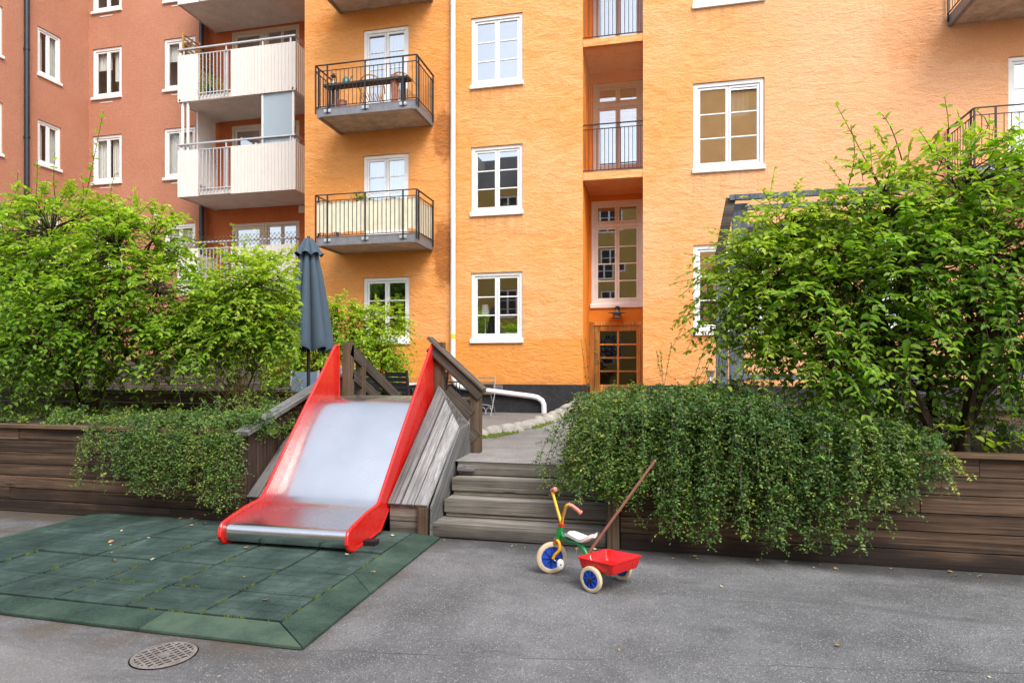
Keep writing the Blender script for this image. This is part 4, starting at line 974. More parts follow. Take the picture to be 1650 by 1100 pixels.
# tray
A, B, C_, D = [Vector((x, y, .202)) for x, y in ((-.522, 4.165), (-.350, 4.400), (-.108, 4.290), (-.285, 4.050))]
ctr = (A+B+C_+D)/4
def ring(k, z, n=6):
    q = [ctr + (p-ctr)*k for p in (A, B, C_, D)]; out = []
    for i in range(4):
        p, a, b = q[i], q[i-1], q[(i+1) % 4]; u = (a-p).normalized()*.022; w_ = (b-p).normalized()*.022
        for j in range(n+1):
            t = j/n; v = (p+u)*(1-t)**2 + p*2*t*(1-t) + (p+w_)*t*t; out.append((v.x, v.y, z))
    return out
rings = [ring(.80, .128), ring(.86, .130), ring(.90, .140), ring(.985, .198), ring(1.03, .201), ring(1.035, .206), ring(1.0, .207), ring(.965, .203), ring(.88, .146), ring(.83, .137), ring(.3, .136)]
m = MB(); m.grid([r_ + [r_[0]] for r_ in rings]); m.add(rings[0], [tuple(range(len(rings[0])))]); m.add(rings[-1], [tuple(range(len(rings[-1])))])
ty = m.build('tray', M['t_red'], tr, smooth=True)
e = MB(); n_ = (B-A).normalized(); pc = A.lerp(B, .42)*.93 + ctr*.07; nn = (ctr-pc).normalized(); nn.z = .35; nn.normalize()
e.lathe([(0, .0), (.012, .0), (.012, -.002)], (0,0,0), nn, 14); e.v = [tuple(Vector((pc.x, pc.y, .178)) + Vector((v[0], v[1], v[2]*1.6))) for v in e.v]; e.build('emblem', M['t_white'], ty)
m = MB(); m.tube([rn+an*.03+Vector((.02,-.01,.01)), ctr+Vector((0,0,-.077)), rf-an*.03+Vector((.02,-.01,.01))], .008, 8); m.build('tray_bracket', M['t_green'], tr, smooth=True)
m = MB(); m.tube([(-.462, 4.292, .175), (-.452, 4.296, .215), (-.03, 4.45, .806)], .0095, 10); m.lathe([(.0095, 0), (.012, .003), (.009, .012), (0, .014)], (-.03, 4.45, .803), (.58, .2, .8), 12); m.build('push_pole', M['t_pole'], tr, smooth=True)

# ================================================================== PLANTS
def leaf_mesh(name, pos, dr, nr, ln, wd_, tint, mat, parent, shape='ovate'):
    """one mesh of many leaves; arrays give base, direction, normal, length, width and tone of each leaf"""
    n = len(pos); dr = dr/np.linalg.norm(dr, axis=1, keepdims=True)
    sd = np.cross(dr, nr); sd /= np.linalg.norm(sd, axis=1, keepdims=True) + 1e-9; up = np.cross(sd, dr)
    off = np.array(ORG[root_of(parent).name]); pos = pos - off
    if shape == 'ovate':    # base, r1, r2, tip, l2, l1 ; folded along the midrib, tip bent down
        T = [(0,0,0), (.30,.50,.10), (.66,.40,.05), (1,0,-.12), (.66,-.40,.05), (.30,-.50,.10)]; F = [(0,1,2,3), (0,3,4,5)]
    else:
        T = [(0,0,0), (.5,.5,.08), (1,0,-.05), (.5,-.5,.08)]; F = [(0,1,2), (0,2,3)]
    k = len(T); V = np.empty((n, k, 3))
    for i, (a, b, c) in enumerate(T): V[:, i] = pos + dr*(ln*a)[:, None] + sd*(wd_*b)[:, None] + up*(ln*c)[:, None]
    fl = np.array(F); fs = fl.shape[1]; nf = len(F)
    L = (np.arange(n)[:, None, None]*k + fl[None]).reshape(-1)
    me = bpy.data.meshes.new(name); me.vertices.add(n*k); me.vertices.foreach_set('co', V.reshape(-1).astype(np.float32))
    me.loops.add(len(L)); me.loops.foreach_set('vertex_index', L.astype(np.int32))
    me.polygons.add(n*nf); me.polygons.foreach_set('loop_start', np.arange(0, n*nf*fs, fs, dtype=np.int32)); me.polygons.foreach_set('loop_total', np.full(n*nf, fs, dtype=np.int32))
    me.update(calc_edges=True)
    at = me.color_attributes.new('tint', 'FLOAT_COLOR', 'POINT'); c = np.repeat(np.clip(tint, 0, 1), k); c4 = np.stack([c, c, c, np.ones_like(c)], 1)
    at.data.foreach_set('color', c4.reshape(-1).astype(np.float32)); me.materials.append(mat); me.validate()
    o = bpy.data.objects.new(name, me); COL.objects.link(o); o.parent = parent; return o
def nrmz(v): return v/(np.linalg.norm(v)+1e-9)

def shrub(label, cat, base, lobes, leaf, mat, seed, stems=4, group=None, name='shrub', wisps=(), trunk_r=.04, per=150, twig_r=.0028, inner=.45, sag=.5, extra=(), shoot=(.22, .5), clip=None, flat=.55):
    rg = np.random.default_rng(seed); t = empty(name, base, 0, label, cat, group); base = np.array(base, float)
    tb = MB(); bb = MB(); ND = []
    tips = []
    for k in range(stems):
        a = rg.uniform(0, 6.28); r = .10*rg.uniform(.3, 1); top = base + np.array([math.cos(a)*rg.uniform(.15, .45), math.sin(a)*rg.uniform(.1, .3), rg.uniform(.45, .8)])
        b0 = base + np.array([math.cos(a)*r, math.sin(a)*r, -.06]); mid = (b0+top)/2 + rg.normal(0, .05, 3)
        tb.tube(smoothline([tuple(b0), tuple(mid), tuple(top)], 4), list(np.linspace(trunk_r, trunk_r*.65, 9)), 7); tips.append(top)
    tb.build('trunk', M['bark'], t, smooth=True)
    def add_shoot(s, d, L, droop, tone, step=None, big=1.):
        n = max(3, int(L/(step or leaf*.62))); side0 = np.cross(d, [0, 0, 1]) + rg.normal(0, .2, 3); side0 = nrmz(side0); pts = []
        for i in range(n+1):
            u = i/n; p = s + d*(L*u) + np.array([0, 0, -droop*L*u*u]); pts.append(tuple(p)); tg = nrmz(d + np.array([0, 0, -2*droop*u]))
            if clip and clip(p): pts.pop(); break
            if i == 0: continue
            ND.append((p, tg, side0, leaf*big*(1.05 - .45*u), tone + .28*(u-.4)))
        return pts
    for li, lb in enumerate(lobes):
        c = np.array(lb[:3]); rad = np.array(lb[3:6]) if len(lb) > 5 else np.array([lb[3]]*3)
        tone0 = lb[6] if len(lb) > 6 else .4
        a = min(tips, key=lambda q: np.linalg.norm(q-c)); m1 = a*.5 + c*.5 + rg.normal(0, .08, 3) + np.array([0, 0, .12])
        bb.tube(smoothline([tuple(a), tuple(m1), tuple(c)], 4), list(np.linspace(trunk_r*.6, trunk_r*.22, 9)), 6)
        n = int(per*(rad[0]*rad[1]*rad[2])**(1/1.6)/.45)
        clus = [nrmz(rg.normal(0, 1, 3)) for _ in range(9)]
        for j in range(n):
            v = nrmz(nrmz(rg.normal(0, 1, 3)) + clus[rg.integers(9)]*.9); r = rg.uniform(inner**3, 1)**(1/3)
            s = c + v*rad*r*.92
            d = v*.8 + rg.normal(0, .35, 3) + np.array([0, -.12, .12]); d[2] = d[2]*flat + .10; d = nrmz(d); L = rg.uniform(*shoot)
            dr_ = sag*rg.uniform(.3, 1.2) + (.35 if v[2] < -.1 else 0)
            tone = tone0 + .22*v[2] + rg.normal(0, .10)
            if clip and clip(s): continue
            pts = add_shoot(s, d, L, dr_, tone)
            if len(pts) < 2: continue
            bb.tube(pts, [twig_r*1.3] + [twig_r*.8]*(len(pts)-1), 3, False)
            if rg.random() < .3: bb.tube(smoothline([tuple(c + v*rad*.1), tuple(c*.5+s*.5+rg.normal(0, .05, 3)), tuple(s)], 3), list(np.linspace(twig_r*3.2, twig_r*1.5, 7)), 4, False)
    for (b, tip, tone) in wisps:
        b = np.array(b, float); tip = np.array(tip, float); d = tip-b; L = np.linalg.norm(d); n = max(4, int(L/.07)); side = nrmz(np.cross(d, [.2, 1, 0])); pts = []
        bend = rg.normal(0, .05, 3)
        for i in range(n+1):
            u = i/n; p = b + d*u + bend*math.sin(u*3.1); pts.append(tuple(p))
            if i < 1: continue
            ND.append((p, nrmz(d)*.9, side*math.cos(i*1.57) + np.array([0, 1, 0])*math.sin(i*1.57), leaf*(1.2-.55*u), tone+.2*u))
        bb.tube(pts, list(np.linspace(twig_r*2, twig_r*.8, len(pts))), 4, False)
    for (s, d, L, droop, tone, big) in extra:
        pts = add_shoot(np.array(s, float), nrmz(np.array(d, float)), L, droop, tone, None, big); bb.tube(pts, twig_r*1.3, 4, False)
    bb.build('branch', M['twig'] if trunk_r < .02 else M['bark'], t, smooth=True)
    Pp, Tg, Sd = [np.array([q[i] for q in ND]) for i in range(3)]; Sz, Tn = [np.array([q[i] for q in ND]) for i in (3, 4)]; n = len(ND)
    Pp = np.repeat(Pp, 2, 0); Tg = np.repeat(Tg, 2, 0); Sd = np.repeat(Sd, 2, 0)*np.tile([1, -1], n)[:, None]; LEN = np.repeat(Sz, 2)*rg.uniform(.55, 1.3, 2*n); Tn = np.repeat(Tn, 2) + rg.normal(0, .14, 2*n)
    D = Tg*.55 + Sd*.85 + np.array([0, 0, -.16]) + rg.normal(0, .18, (2*n, 3)); N = np.array([0, -.22, 1.]) + rg.normal(0, .28, (2*n, 3))
    keep = rg.random(2*n) < .94
    leaf_mesh('foliage', Pp[keep], D[keep], N[keep], LEN[keep], (LEN*rg.uniform(.48, .66, 2*n))[keep], Tn[keep], mat, t)
    return t

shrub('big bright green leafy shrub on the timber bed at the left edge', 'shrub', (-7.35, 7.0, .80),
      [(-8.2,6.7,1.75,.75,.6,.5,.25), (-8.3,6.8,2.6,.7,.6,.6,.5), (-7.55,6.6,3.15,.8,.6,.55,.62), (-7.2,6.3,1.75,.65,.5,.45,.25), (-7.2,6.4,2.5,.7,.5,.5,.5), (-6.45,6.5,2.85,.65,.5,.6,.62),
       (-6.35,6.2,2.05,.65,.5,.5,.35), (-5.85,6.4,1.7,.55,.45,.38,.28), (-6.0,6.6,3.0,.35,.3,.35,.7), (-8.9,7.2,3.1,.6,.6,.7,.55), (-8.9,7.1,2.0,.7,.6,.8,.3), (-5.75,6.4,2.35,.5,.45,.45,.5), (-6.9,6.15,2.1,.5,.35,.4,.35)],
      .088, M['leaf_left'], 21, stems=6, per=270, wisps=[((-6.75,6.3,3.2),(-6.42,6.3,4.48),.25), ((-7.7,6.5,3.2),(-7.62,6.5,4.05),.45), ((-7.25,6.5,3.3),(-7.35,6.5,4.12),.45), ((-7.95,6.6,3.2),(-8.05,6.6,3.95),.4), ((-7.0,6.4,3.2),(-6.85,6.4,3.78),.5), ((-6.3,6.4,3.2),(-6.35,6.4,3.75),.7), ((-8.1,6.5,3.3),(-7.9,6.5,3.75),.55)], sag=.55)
shrub('yellow green shrub with a fan of bare straw coloured stems left of the parasol', 'shrub', (-5.05, 7.0, .84),
      [(-4.75,6.85,2.4,.55,.45,.42,.75), (-5.15,6.7,2.1,.5,.45,.42,.55), (-4.6,6.9,1.95,.42,.4,.42,.6), (-4.55,7.0,2.5,.3,.4,.36,.85), (-5.3,6.6,1.75,.5,.4,.3,.4), (-4.75,6.7,1.75,.5,.4,.28,.4)],
      .08, M['leaf_left'], 33, stems=2, per=400, clip=lambda p: (p[0]*.9745+p[1]*.2243)/(p[1]*.9745-p[0]*.2243) > -.335 and p[2] > 1.2, trunk_r=.016, twig_r=.0022, sag=.45, wisps=[((-5.0,6.8,2.5),(-5.05,6.8,3.15),.8), ((-4.7,6.9,2.7),(-4.78,6.9,3.1),.8)])
shrub('round light green bush growing under the lower window behind the parasol', 'shrub', (-5.75, 11.4, .42),
      [(-5.75,11.3,2.05,.6,.5,.55,.75), (-5.4,11.3,1.5,.5,.45,.5,.5), (-6.3,11.2,1.45,.7,.5,.6,.45), (-5.25,11.4,2.2,.42,.4,.4,.85), (-6.1,11.3,2.35,.5,.4,.45,.7), (-6.9,11.2,1.4,.6,.5,.7,.5), (-7.6,11.3,1.6,.6,.5,.8,.6), (-5.1,11.3,1.5,.3,.3,.4,.6)],
      .09, M['leaf_left'], 44, stems=4, per=290, trunk_r=.02, wisps=[((-5.2,11.3,1.6),(-4.6,11.2,1.35),.7), ((-5.2,11.3,1.9),(-4.75,11.2,2.0),.7)])
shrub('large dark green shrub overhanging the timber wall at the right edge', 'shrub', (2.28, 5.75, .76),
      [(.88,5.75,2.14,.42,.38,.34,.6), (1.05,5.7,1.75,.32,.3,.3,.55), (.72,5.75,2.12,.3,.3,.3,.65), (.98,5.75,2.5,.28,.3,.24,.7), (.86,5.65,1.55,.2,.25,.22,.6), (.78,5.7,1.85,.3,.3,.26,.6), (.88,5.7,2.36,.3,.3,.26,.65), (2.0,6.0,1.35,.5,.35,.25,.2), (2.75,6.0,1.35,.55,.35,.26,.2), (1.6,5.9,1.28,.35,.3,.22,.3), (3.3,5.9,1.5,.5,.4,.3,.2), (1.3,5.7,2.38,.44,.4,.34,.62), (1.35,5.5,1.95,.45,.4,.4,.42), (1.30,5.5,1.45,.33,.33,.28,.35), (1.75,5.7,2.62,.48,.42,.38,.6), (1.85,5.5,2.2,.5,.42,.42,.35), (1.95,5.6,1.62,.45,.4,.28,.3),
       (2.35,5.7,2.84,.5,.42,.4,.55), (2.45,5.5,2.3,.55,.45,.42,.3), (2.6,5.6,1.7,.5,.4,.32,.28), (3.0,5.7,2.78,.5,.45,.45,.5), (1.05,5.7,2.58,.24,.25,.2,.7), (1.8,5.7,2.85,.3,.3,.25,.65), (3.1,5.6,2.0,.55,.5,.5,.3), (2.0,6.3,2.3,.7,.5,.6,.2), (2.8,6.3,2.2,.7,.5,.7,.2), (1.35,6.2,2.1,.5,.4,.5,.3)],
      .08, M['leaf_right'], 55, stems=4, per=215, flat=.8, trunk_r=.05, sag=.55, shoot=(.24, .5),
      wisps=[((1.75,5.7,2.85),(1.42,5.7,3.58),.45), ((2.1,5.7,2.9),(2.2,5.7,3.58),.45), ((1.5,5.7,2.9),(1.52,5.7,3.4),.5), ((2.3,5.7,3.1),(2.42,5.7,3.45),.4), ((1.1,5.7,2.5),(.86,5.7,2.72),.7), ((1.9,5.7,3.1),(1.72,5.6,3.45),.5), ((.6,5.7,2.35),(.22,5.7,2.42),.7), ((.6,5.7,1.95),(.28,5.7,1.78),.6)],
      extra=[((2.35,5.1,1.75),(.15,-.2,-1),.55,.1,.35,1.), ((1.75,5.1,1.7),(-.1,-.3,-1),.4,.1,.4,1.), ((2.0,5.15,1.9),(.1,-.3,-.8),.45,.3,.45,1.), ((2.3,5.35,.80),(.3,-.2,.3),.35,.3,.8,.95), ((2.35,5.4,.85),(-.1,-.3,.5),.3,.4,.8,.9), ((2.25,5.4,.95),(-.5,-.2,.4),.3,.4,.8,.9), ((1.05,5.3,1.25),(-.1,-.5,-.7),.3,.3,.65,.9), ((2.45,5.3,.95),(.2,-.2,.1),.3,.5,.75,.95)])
shrub('dense courtyard tree behind the viewer, mirrored dark green in the window behind the slide', 'tree', (-15.5, -7.5, 0), [(-15.5,-7.5,4.6,2.,2.,1.6,.2), (-17,-7,3.6,1.8,1.6,1.5,.2), (-13.8,-7.6,3.8,1.6,1.5,1.4,.2), (-15.2,-7.2,6.0,1.4,1.4,1.,.3)], .34, M['leaf_right'], 77, stems=2, per=70, trunk_r=.16, twig_r=.012, shoot=(.8, 1.6), name='courtyard_tree')
# twiggy stems of the fan shrub
rg = np.random.default_rng(9); m = MB()
par = bpy.data.objects['shrub.001']
for k in range(46):
    a = rg.uniform(-1.2, 1.35); b = np.array([-5.05, 6.95, .82]) + rg.normal(0, .05, 3)*[1, 1, 0]; L = rg.uniform(.6, 1.15)
    tip = b + np.array([math.sin(a)*L, rg.uniform(-.35, .2)*L, math.cos(a*.8)*L]); mid = b*.5+tip*.5 + rg.normal(0, .05, 3) + np.array([0, 0, .04])
    m.tube(smoothline([tuple(b), tuple(mid), tuple(tip)], 4), list(np.linspace(.006, .002, 9)), 4, False)
M['straw'] = paint('straw_stems', (.30, .21, .10), .85, 0, .3, 20, 0)
m.build('stem', M['straw'], par, smooth=True)

def trailing(label, cat, clumps, leaf, mat, seed, name='trailing_shrub', kind=None, wallx=None, side=(.05, .10), nside=5, zbase=.80, face=5.05, xmax=99):
    """evergreen ground cover: clumps of arching strands that climb, tip over the wall and hang.
    clump = (x, y, dx, dy, z_top, z_end, strands, tone, spread)"""
    rg = np.random.default_rng(seed); t = empty(name, (clumps[0][0], clumps[0][1], zbase), 0, label, cat); bb = MB(); ND = []; TW = []
    rn = rg.normal(0, 1, 400000); ri = 0
    for (cx, cy, cdx, cdy, zt0, ze0, ns, tone0, spread) in clumps:
        for s_ in range(ns):
            r = rn[ri:ri+6]; ri = (ri+6) % 390000
            lk = .55 + .9*rg.random(); x, y = cx + r[0]*spread, cy + r[1]*spread; dx, dy = cdx + r[2]*.13, cdy + r[3]*.10
            y = max(y, face+.12) if (wallx is None or x > wallx) else y
            px, py, pz_ = x, y, zbase-.03; H = max(.05, (zt0-zbase)*(1 - .38*rg.random())); vx, vy, vz = dx*lk, dy*lk, math.sqrt(4.4*H); dt = .022
            tone = tone0 + r[4]*.07; pts = [(px, py, pz_)]; acc = rg.random()*.04; stop = ze0 + abs(r[5])*.07; out = .02 + .17*rg.random()
            for i in range(115):
                vz = max(vz - 2.2*dt, -1.1); vx *= .985; vy *= .985
                j = rn[ri:ri+3]*.0045; ri = (ri+3) % 390000
                qx, qy, qz = px + vx*dt + j[0], py + vy*dt + j[1], pz_ + vz*dt + j[2]
                if (wallx is None or qx > wallx) and qz < zbase+.03 and qy > face:
                    if py < face+.14: qy = face - .02 - out*.2
                    else: qz = zbase+.02+.03*rg.random(); vz = max(vz, .22*rg.random())
                if qy < face - out: vy *= .55
                if qz < .03 or qz < stop or qx > xmax: break
                tx, ty, tz = qx-px, qy-py, qz-pz_; L = math.sqrt(tx*tx+ty*ty+tz*tz)+1e-9; acc += L; px, py, pz_ = qx, qy, qz; pts.append((px, py, pz_))
                ND.append((px, py, pz_, tx/L, ty/L, tz/L, tone))
                if acc > .036: acc = 0; TW.append(ND[-1])
            if len(pts) > 3: bb.tube(pts[::3] if len(pts) > 9 else pts, .0022, 3, False)
    A = np.array(ND); n = len(A); T = A[:, 3:6]
    def unit(v): return v/(np.linalg.norm(v, axis=1, keepdims=True)+1e-9)
    S = unit(np.cross(T, [.3, -1, .2]) + 1e-6)
    sg = np.where(rg.random(n) < .5, -1., 1.)[:, None]
    P = [A[:, :3] + rg.normal(0, .006, (n, 3))]; D = [T*.5 + S*sg + rg.normal(0, .5, (n, 3))]; Tn = [A[:, 6] + rg.normal(0, .08, n) - .08]; Sz = [np.full(n, leaf)]  # inner leaves get a darker tone, shade put into the colour
    B = np.array(TW); m = len(B)
    for s_ in (-1, 1):
        k = rg.random(m) < .8; b = B[k]; q = len(b); T2 = b[:, 3:6]; S2 = unit(np.cross(T2, [.3, -1, .2]) + 1e-6)
        d2 = unit(T2*.35 + S2*s_*.8 + rg.normal(0, .5, (q, 3)) + np.array([0, -.55, .12])); L = rg.uniform(side[0], side[1], q)[:, None]; yl = (rg.random(q) < .08)*.35; tj = rg.normal(0, .07, q)
        for i in range(nside):
            u = (i+1)/nside; P.append(b[:, :3] + d2*L*u + np.array([0, 0, -.02*u*u]) + rg.normal(0, .003, (q, 3)))
            c = unit(np.cross(d2, [0, 0, 1]) + 1e-6)*(1 if i % 2 else -1); D.append(d2*.6 + c*.8 + rg.normal(0, .45, (q, 3))); Tn.append(b[:, 6] + yl + tj + .16*u - .03 + rg.normal(0, .05, q)); Sz.append(np.full(q, leaf*(1.12-.25*u)))
    P = np.concatenate(P); D = np.concatenate(D); Tn = np.concatenate(Tn); Sz = np.concatenate(Sz)*rg.uniform(.7, 1.2, len(P)); N = rg.normal(0, .6, (len(P), 3)) + np.array([0, -.55, .8])
    bb.build('stem', M['twig'], t)
    leaf_mesh('foliage', P, D, N, Sz, Sz*rg.uniform(.52, .7, len(P)), Tn, mat, t, 'ovate')
    if kind: t['kind'] = kind
    return t
rg = np.random.default_rng(12)
def ip(x, xs, ys): return float(np.interp(x, xs, ys))
cl = []
# hanging fingers along the wall top: x, end height
for (x, ze, q) in ((-.22,.58,6),(-.10,.48,8),(.02,.44,7),(.09,.16,9),(.15,.22,6),(.26,.52,5),(.36,.40,6),(.42,.13,10),(.48,.17,7),(.60,.54,5),(.68,.20,8),(.73,.30,6),(.84,.55,5),(.93,.42,6),(1.03,.20,8),(1.10,.11,10),(1.16,.16,6),(1.30,.52,6),(1.42,.34,8),(1.54,.58,5),(1.63,.40,8),(1.78,.60,4),(1.86,.52,4)):
    zt = ip(x, [-.3, 0, .8, 1.1, 1.5, 2.0], [1.18, 1.22, 1.22, 1.06, .97, .90]) + rg.normal(0, .03)
    cl.append((x, 5.3, rg.normal(0, .05), -.42, zt, ze, q, .36 + rg.normal(0, .10), .032)); cl.append((x+.05, 5.5, rg.normal(0, .08), -.52, zt+.05, max(.5, ze+rg.uniform(.15, .4)), 5, .42 + rg.normal(0, .13), .06))
for k in range(46):
    x = rg.uniform(-.25, 1.8); y = rg.uniform(5.35, 6.3); zt = ip(x, [-.3, 0, .8, 1.1, 1.5, 2.0], [1.27, 1.31, 1.31, 1.12, 1.0, .93]); cl.append((x, y, rg.normal(0, .15), -rg.uniform(.15, .5), zt, rg.uniform(.58, .88), 7, .48 + rg.normal(0, .17), .09))
for k in range(30): cl.append((rg.uniform(-.2, 1.2), rg.uniform(6.2, 7.7), rg.normal(-.03, .15), rg.normal(-.12, .15), 1.27, .85, 7, .6 + rg.normal(0, .16), .10))  # top clumps get a paler tone, highlights painted into the leaf colour
for k in range(34): y = rg.uniform(5.2, 7.1); cl.append((-.2, y, -rg.uniform(.18, .58), rg.normal(-.05, .12), rg.uniform(1.05, 1.27), rg.uniform(.38, .6) if y < 5.8 else rg.uniform(.55, .8), 8, .46 + rg.normal(0, .1), .07))
for k in range(9): cl.append((rg.uniform(-.28, -.18), rg.uniform(5.2, 5.5), rg.uniform(-.22, .02), -rg.uniform(.25, .45), 1.1, rg.uniform(.34, .5), 9, .42 + rg.normal(0, .1), .04))
trailing('dense evergreen with tiny dark leaves spilling over the wall beside the steps', 'trailing shrub', cl, .0235, M['leaf_small'], 61, wallx=-.33, zbase=.78, side=(.045, .10), nside=6)
cl = []
for (x, ze) in ((-5.25,.55),(-5.1,.24),(-4.95,.42),(-4.82,.40),(-4.70,.30),(-4.58,.24),(-4.46,.22),(-4.34,.34),(-4.22,.30),(-4.1,.24),(-3.98,.20),(-3.86,.17),(-3.74,.20),(-3.64,.30)):
    n = 4 if x < -5 else 9
    cl.append((x, 5.3, rg.normal(0, .06), -.40, .95 if x < -4.6 else 1.0, ze, n-4 if n > 5 else n-1, .40 + rg.normal(0, .10), .035)); cl.append((x+.05, 5.5, rg.normal(0, .08), -.48, 1.0, ze+rg.uniform(.12, .4), n-4 if n > 5 else 1, .45 + rg.normal(0, .11), .06))
for k in range(36):
    y = 5.4 + 1.6*rg.random(); cl.append((rg.uniform(-4.9, -3.55), y, rg.normal(0, .2), -rg.uniform(.05, .35), .98+(y-5.4)*.16, .82, 6, .48 + rg.normal(0, .1), .10))
for k in range(8): cl.append((-3.74, rg.uniform(5.2, 6.2), rg.uniform(.02, .10), -.1, 1.05, .62, 4, .48, .04))
trailing('evergreen with tiny green leaves hanging over the wall left of the slide', 'trailing shrub', cl, .0225, M['leaf_small'], 62, xmax=-3.56)
cl = [(rg.uniform(-9.5, -4.9), rg.uniform(5.35, 7.1), rg.normal(0, .2), rg.normal(0, .2), rg.uniform(.9, 1.0), .80, 5, .62 + rg.normal(0, .12), .08) for k in range(60)]
trailing('low tangle of small olive leaves on the soil under the big left shrub', 'ground cover', cl, .028, M['leaf_small'], 63, name='ground_cover', kind='stuff', side=(.04, .08), nside=4)
cl = [(rg.uniform(1.6, 4.0), rg.uniform(5.5, 7.8), rg.normal(0, .2), rg.normal(0, .2), rg.uniform(.9, 1.1), .78, 5, .3 + rg.normal(0, .1), .08) for k in range(36)]
trailing('thin dark weeds on the soil under the big right shrub', 'ground cover', cl, .030, M['leaf_small'], 64, name='ground_cover', kind='stuff', side=(.04, .08), nside=4, zbase=.76)
# sprigs standing out of the evergreen
for (b, tp, lb) in (((.05, 7.4, 1.2), (-.03, 7.4, 1.62), 'slender yellow green sprig rising from the evergreen before the door side wall'), ((.62, 7.6, 1.2), (.7, 7.6, 1.55), 'thin leafy sprig rising beside the blue grey pergola post'), ((-.72, 7.3, .62), (-.86, 7.2, 1.75), 'thorny twig with small leaves rising in front of the entrance door')):
    t = empty('sprig', b, 0, lb, 'plant'); rg2 = np.random.default_rng(3); m = MB(); POS = []; DIR = []; NRM = []
    b = np.array(b); tp = np.array(tp)
    for q in range(3):
        e = tp + rg2.normal(0, .09, 3)*(q > 0); pts = [b + (e-b)*u for u in np.linspace(0, 1, 12)]; m.tube([tuple(p) for p in pts], .003, 4, False)
        for p in pts[4:]:
            for s_ in range(3): POS.append(p); DIR.append(rg2.normal(0, 1, 3)); NRM.append(nrmz(rg2.normal(0, .5, 3)+[0, -.3, 1]))
    m.build('stem', M['twig'], t); n = len(POS); leaf_mesh('foliage', np.array(POS), np.array(DIR), np.array(NRM), np.full(n, .03), np.full(n, .017), np.full(n, .8), M['leaf_small'], t)

# ================================================================== TERRACE THINGS
pu = empty('parasol', (-5.03, 8.5, .42), 0, 'closed slate blue garden parasol standing behind the slide', 'parasol')
def folded(m, zs_r, n, amp, seg=96, ph=0., zj=0.):
    P = []
    for z, r in zs_r:
        row = []
        for k in range(seg+1):
            a = 2*math.pi*k/seg; s = abs(math.sin(n*a/2+ph)); q = r*(1 + amp*(s**.6-.62)) + .006*math.sin(3*a+z*2)
            row.append((-5.03+q*math.cos(a), 8.5+q*math.sin(a), z + (zj*(s-.5) if z == zs_r[-1][0] else 0)))
        P.append(row)
    m.grid(P)
m = MB(); folded(m, [(3.26, .055), (3.1, .11), (2.8, .165), (2.4, .225), (2.05, .272), (1.85, .295), (1.74, .315), (1.69, .31)], 8, .62, ph=.3, zj=.08); m.build('canopy', M['umbrella'], pu, smooth=True)
m = MB(); folded(m, [(3.335, .02), (3.32, .06), (3.25, .10), (3.15, .155), (3.085, .195)], 8, .30, ph=.3, zj=.05); m.build('canopy_cap', M['umbrella'], pu, smooth=True)
m = MB(); m.tube([(-5.03, 8.5, .42), (-5.03, 8.5, 3.3)], .026, 12); m.lathe([(0, .06), (.02, .05), (.03, .0)], (-5.03, 8.5, 3.31), (0,0,1), 12); m.build('pole', M['iron'], pu, smooth=True)
m = MB()
for k in range(8): a = math.pi*k/4+.2; m.bar((-5.03+.05*math.cos(a), 8.5+.05*math.sin(a), 2.9), (-5.03+.22*math.cos(a), 8.5+.22*math.sin(a), 1.64), .012, .012)
m.build('rib', M['iron'], pu)
m = MB(); m.lathe([(.28, 0), (.28, .05), (.05, .09), (.04, .3), (.03, .3)], (-5.03, 8.5, .42), (0,0,1), 24); m.build('base', M['slab'], pu, smooth=True)

def slat_chair(loc, rz, label, mat, slats=True):
    t = empty('garden_chair', loc, rz, label, 'chair'); ORG[t.name] = Vector((0, 0, 0))
    m = MB()
    for k in range(7): m.box(-.23, .23, -.22+k*.064, -.22+k*.064+.054, .435, .45)
    m.build('seat', mat, t)
    m = MB()
    if slats:
        for k in range(5): z = .50+k*.088; y = .24 + (z-.45)*.18; m.hexa([(-.22,y,z),(.22,y,z),(.22,y+.015,z),(-.22,y+.015,z)], [(-.22,y+.014,z+.074),(.22,y+.014,z+.074),(.22,y+.029,z+.074),(-.22,y+.029,z+.074)])
    else: m.hexa([(-.23,.235,.46),(.23,.235,.46),(.23,.245,.46),(-.23,.245,.46)], [(-.23,.32,.93),(.23,.32,.93),(.23,.33,.93),(-.23,.33,.93)])
    m.build('backrest', mat, t)
    for sx in (-1, 1):
        m = MB(); m.bar((sx*.24, .22, .0), (sx*.24, .335, .96), .03, .04); m.build('leg', mat if slats else M['grey_wire'], t)
        m = MB(); m.bar((sx*.24, -.22, .0), (sx*.24, -.20, .64), .03, .04); m.build('leg', mat if slats else M['grey_wire'], t)
        m = MB(); m.bar((sx*.24, -.24, .65), (sx*.24, .28, .66), .05, .025); m.build('armrest', mat, t)
    return t
slat_chair((-4.30, 10.6, .42), R(160), 'black slatted garden chair showing whole above the top of the slide', M['black_plastic'])
slat_chair((-5.22, 10.8, .42), R(200), 'black slatted garden chair half hidden by the sloping left rail', M['black_plastic'])
slat_chair((-5.95, 9.7, .42), R(8), 'blue grey fabric garden chair below the closed parasol', M['sling'], False)
slat_chair((-4.35, 11.6, .42), R(-100), 'black slatted garden chair at the far side of the table', M['black_plastic'])
t = empty('garden_table', (-5.0, 11.3, .42), 0, 'black framed garden table with pale top between the black chairs', 'table')
m = MB(); m.box(-5.75, -4.45, 11.0, 11.75, 1.10, 1.135); m.build('table_top', M['white_top'], t, bevel=.005)
for x in (-5.7, -4.5):
    for y in (11.05, 11.7): m = MB(); m.box(x-.025, x+.025, y-.025, y+.025, .42, 1.10); m.build('leg', M['black_plastic'], t)
t = empty('timber_planter', (-6.6, 11.9, .42), 0, 'dark brown timber planter box below the round light green bush', 'planter')
m = MB()
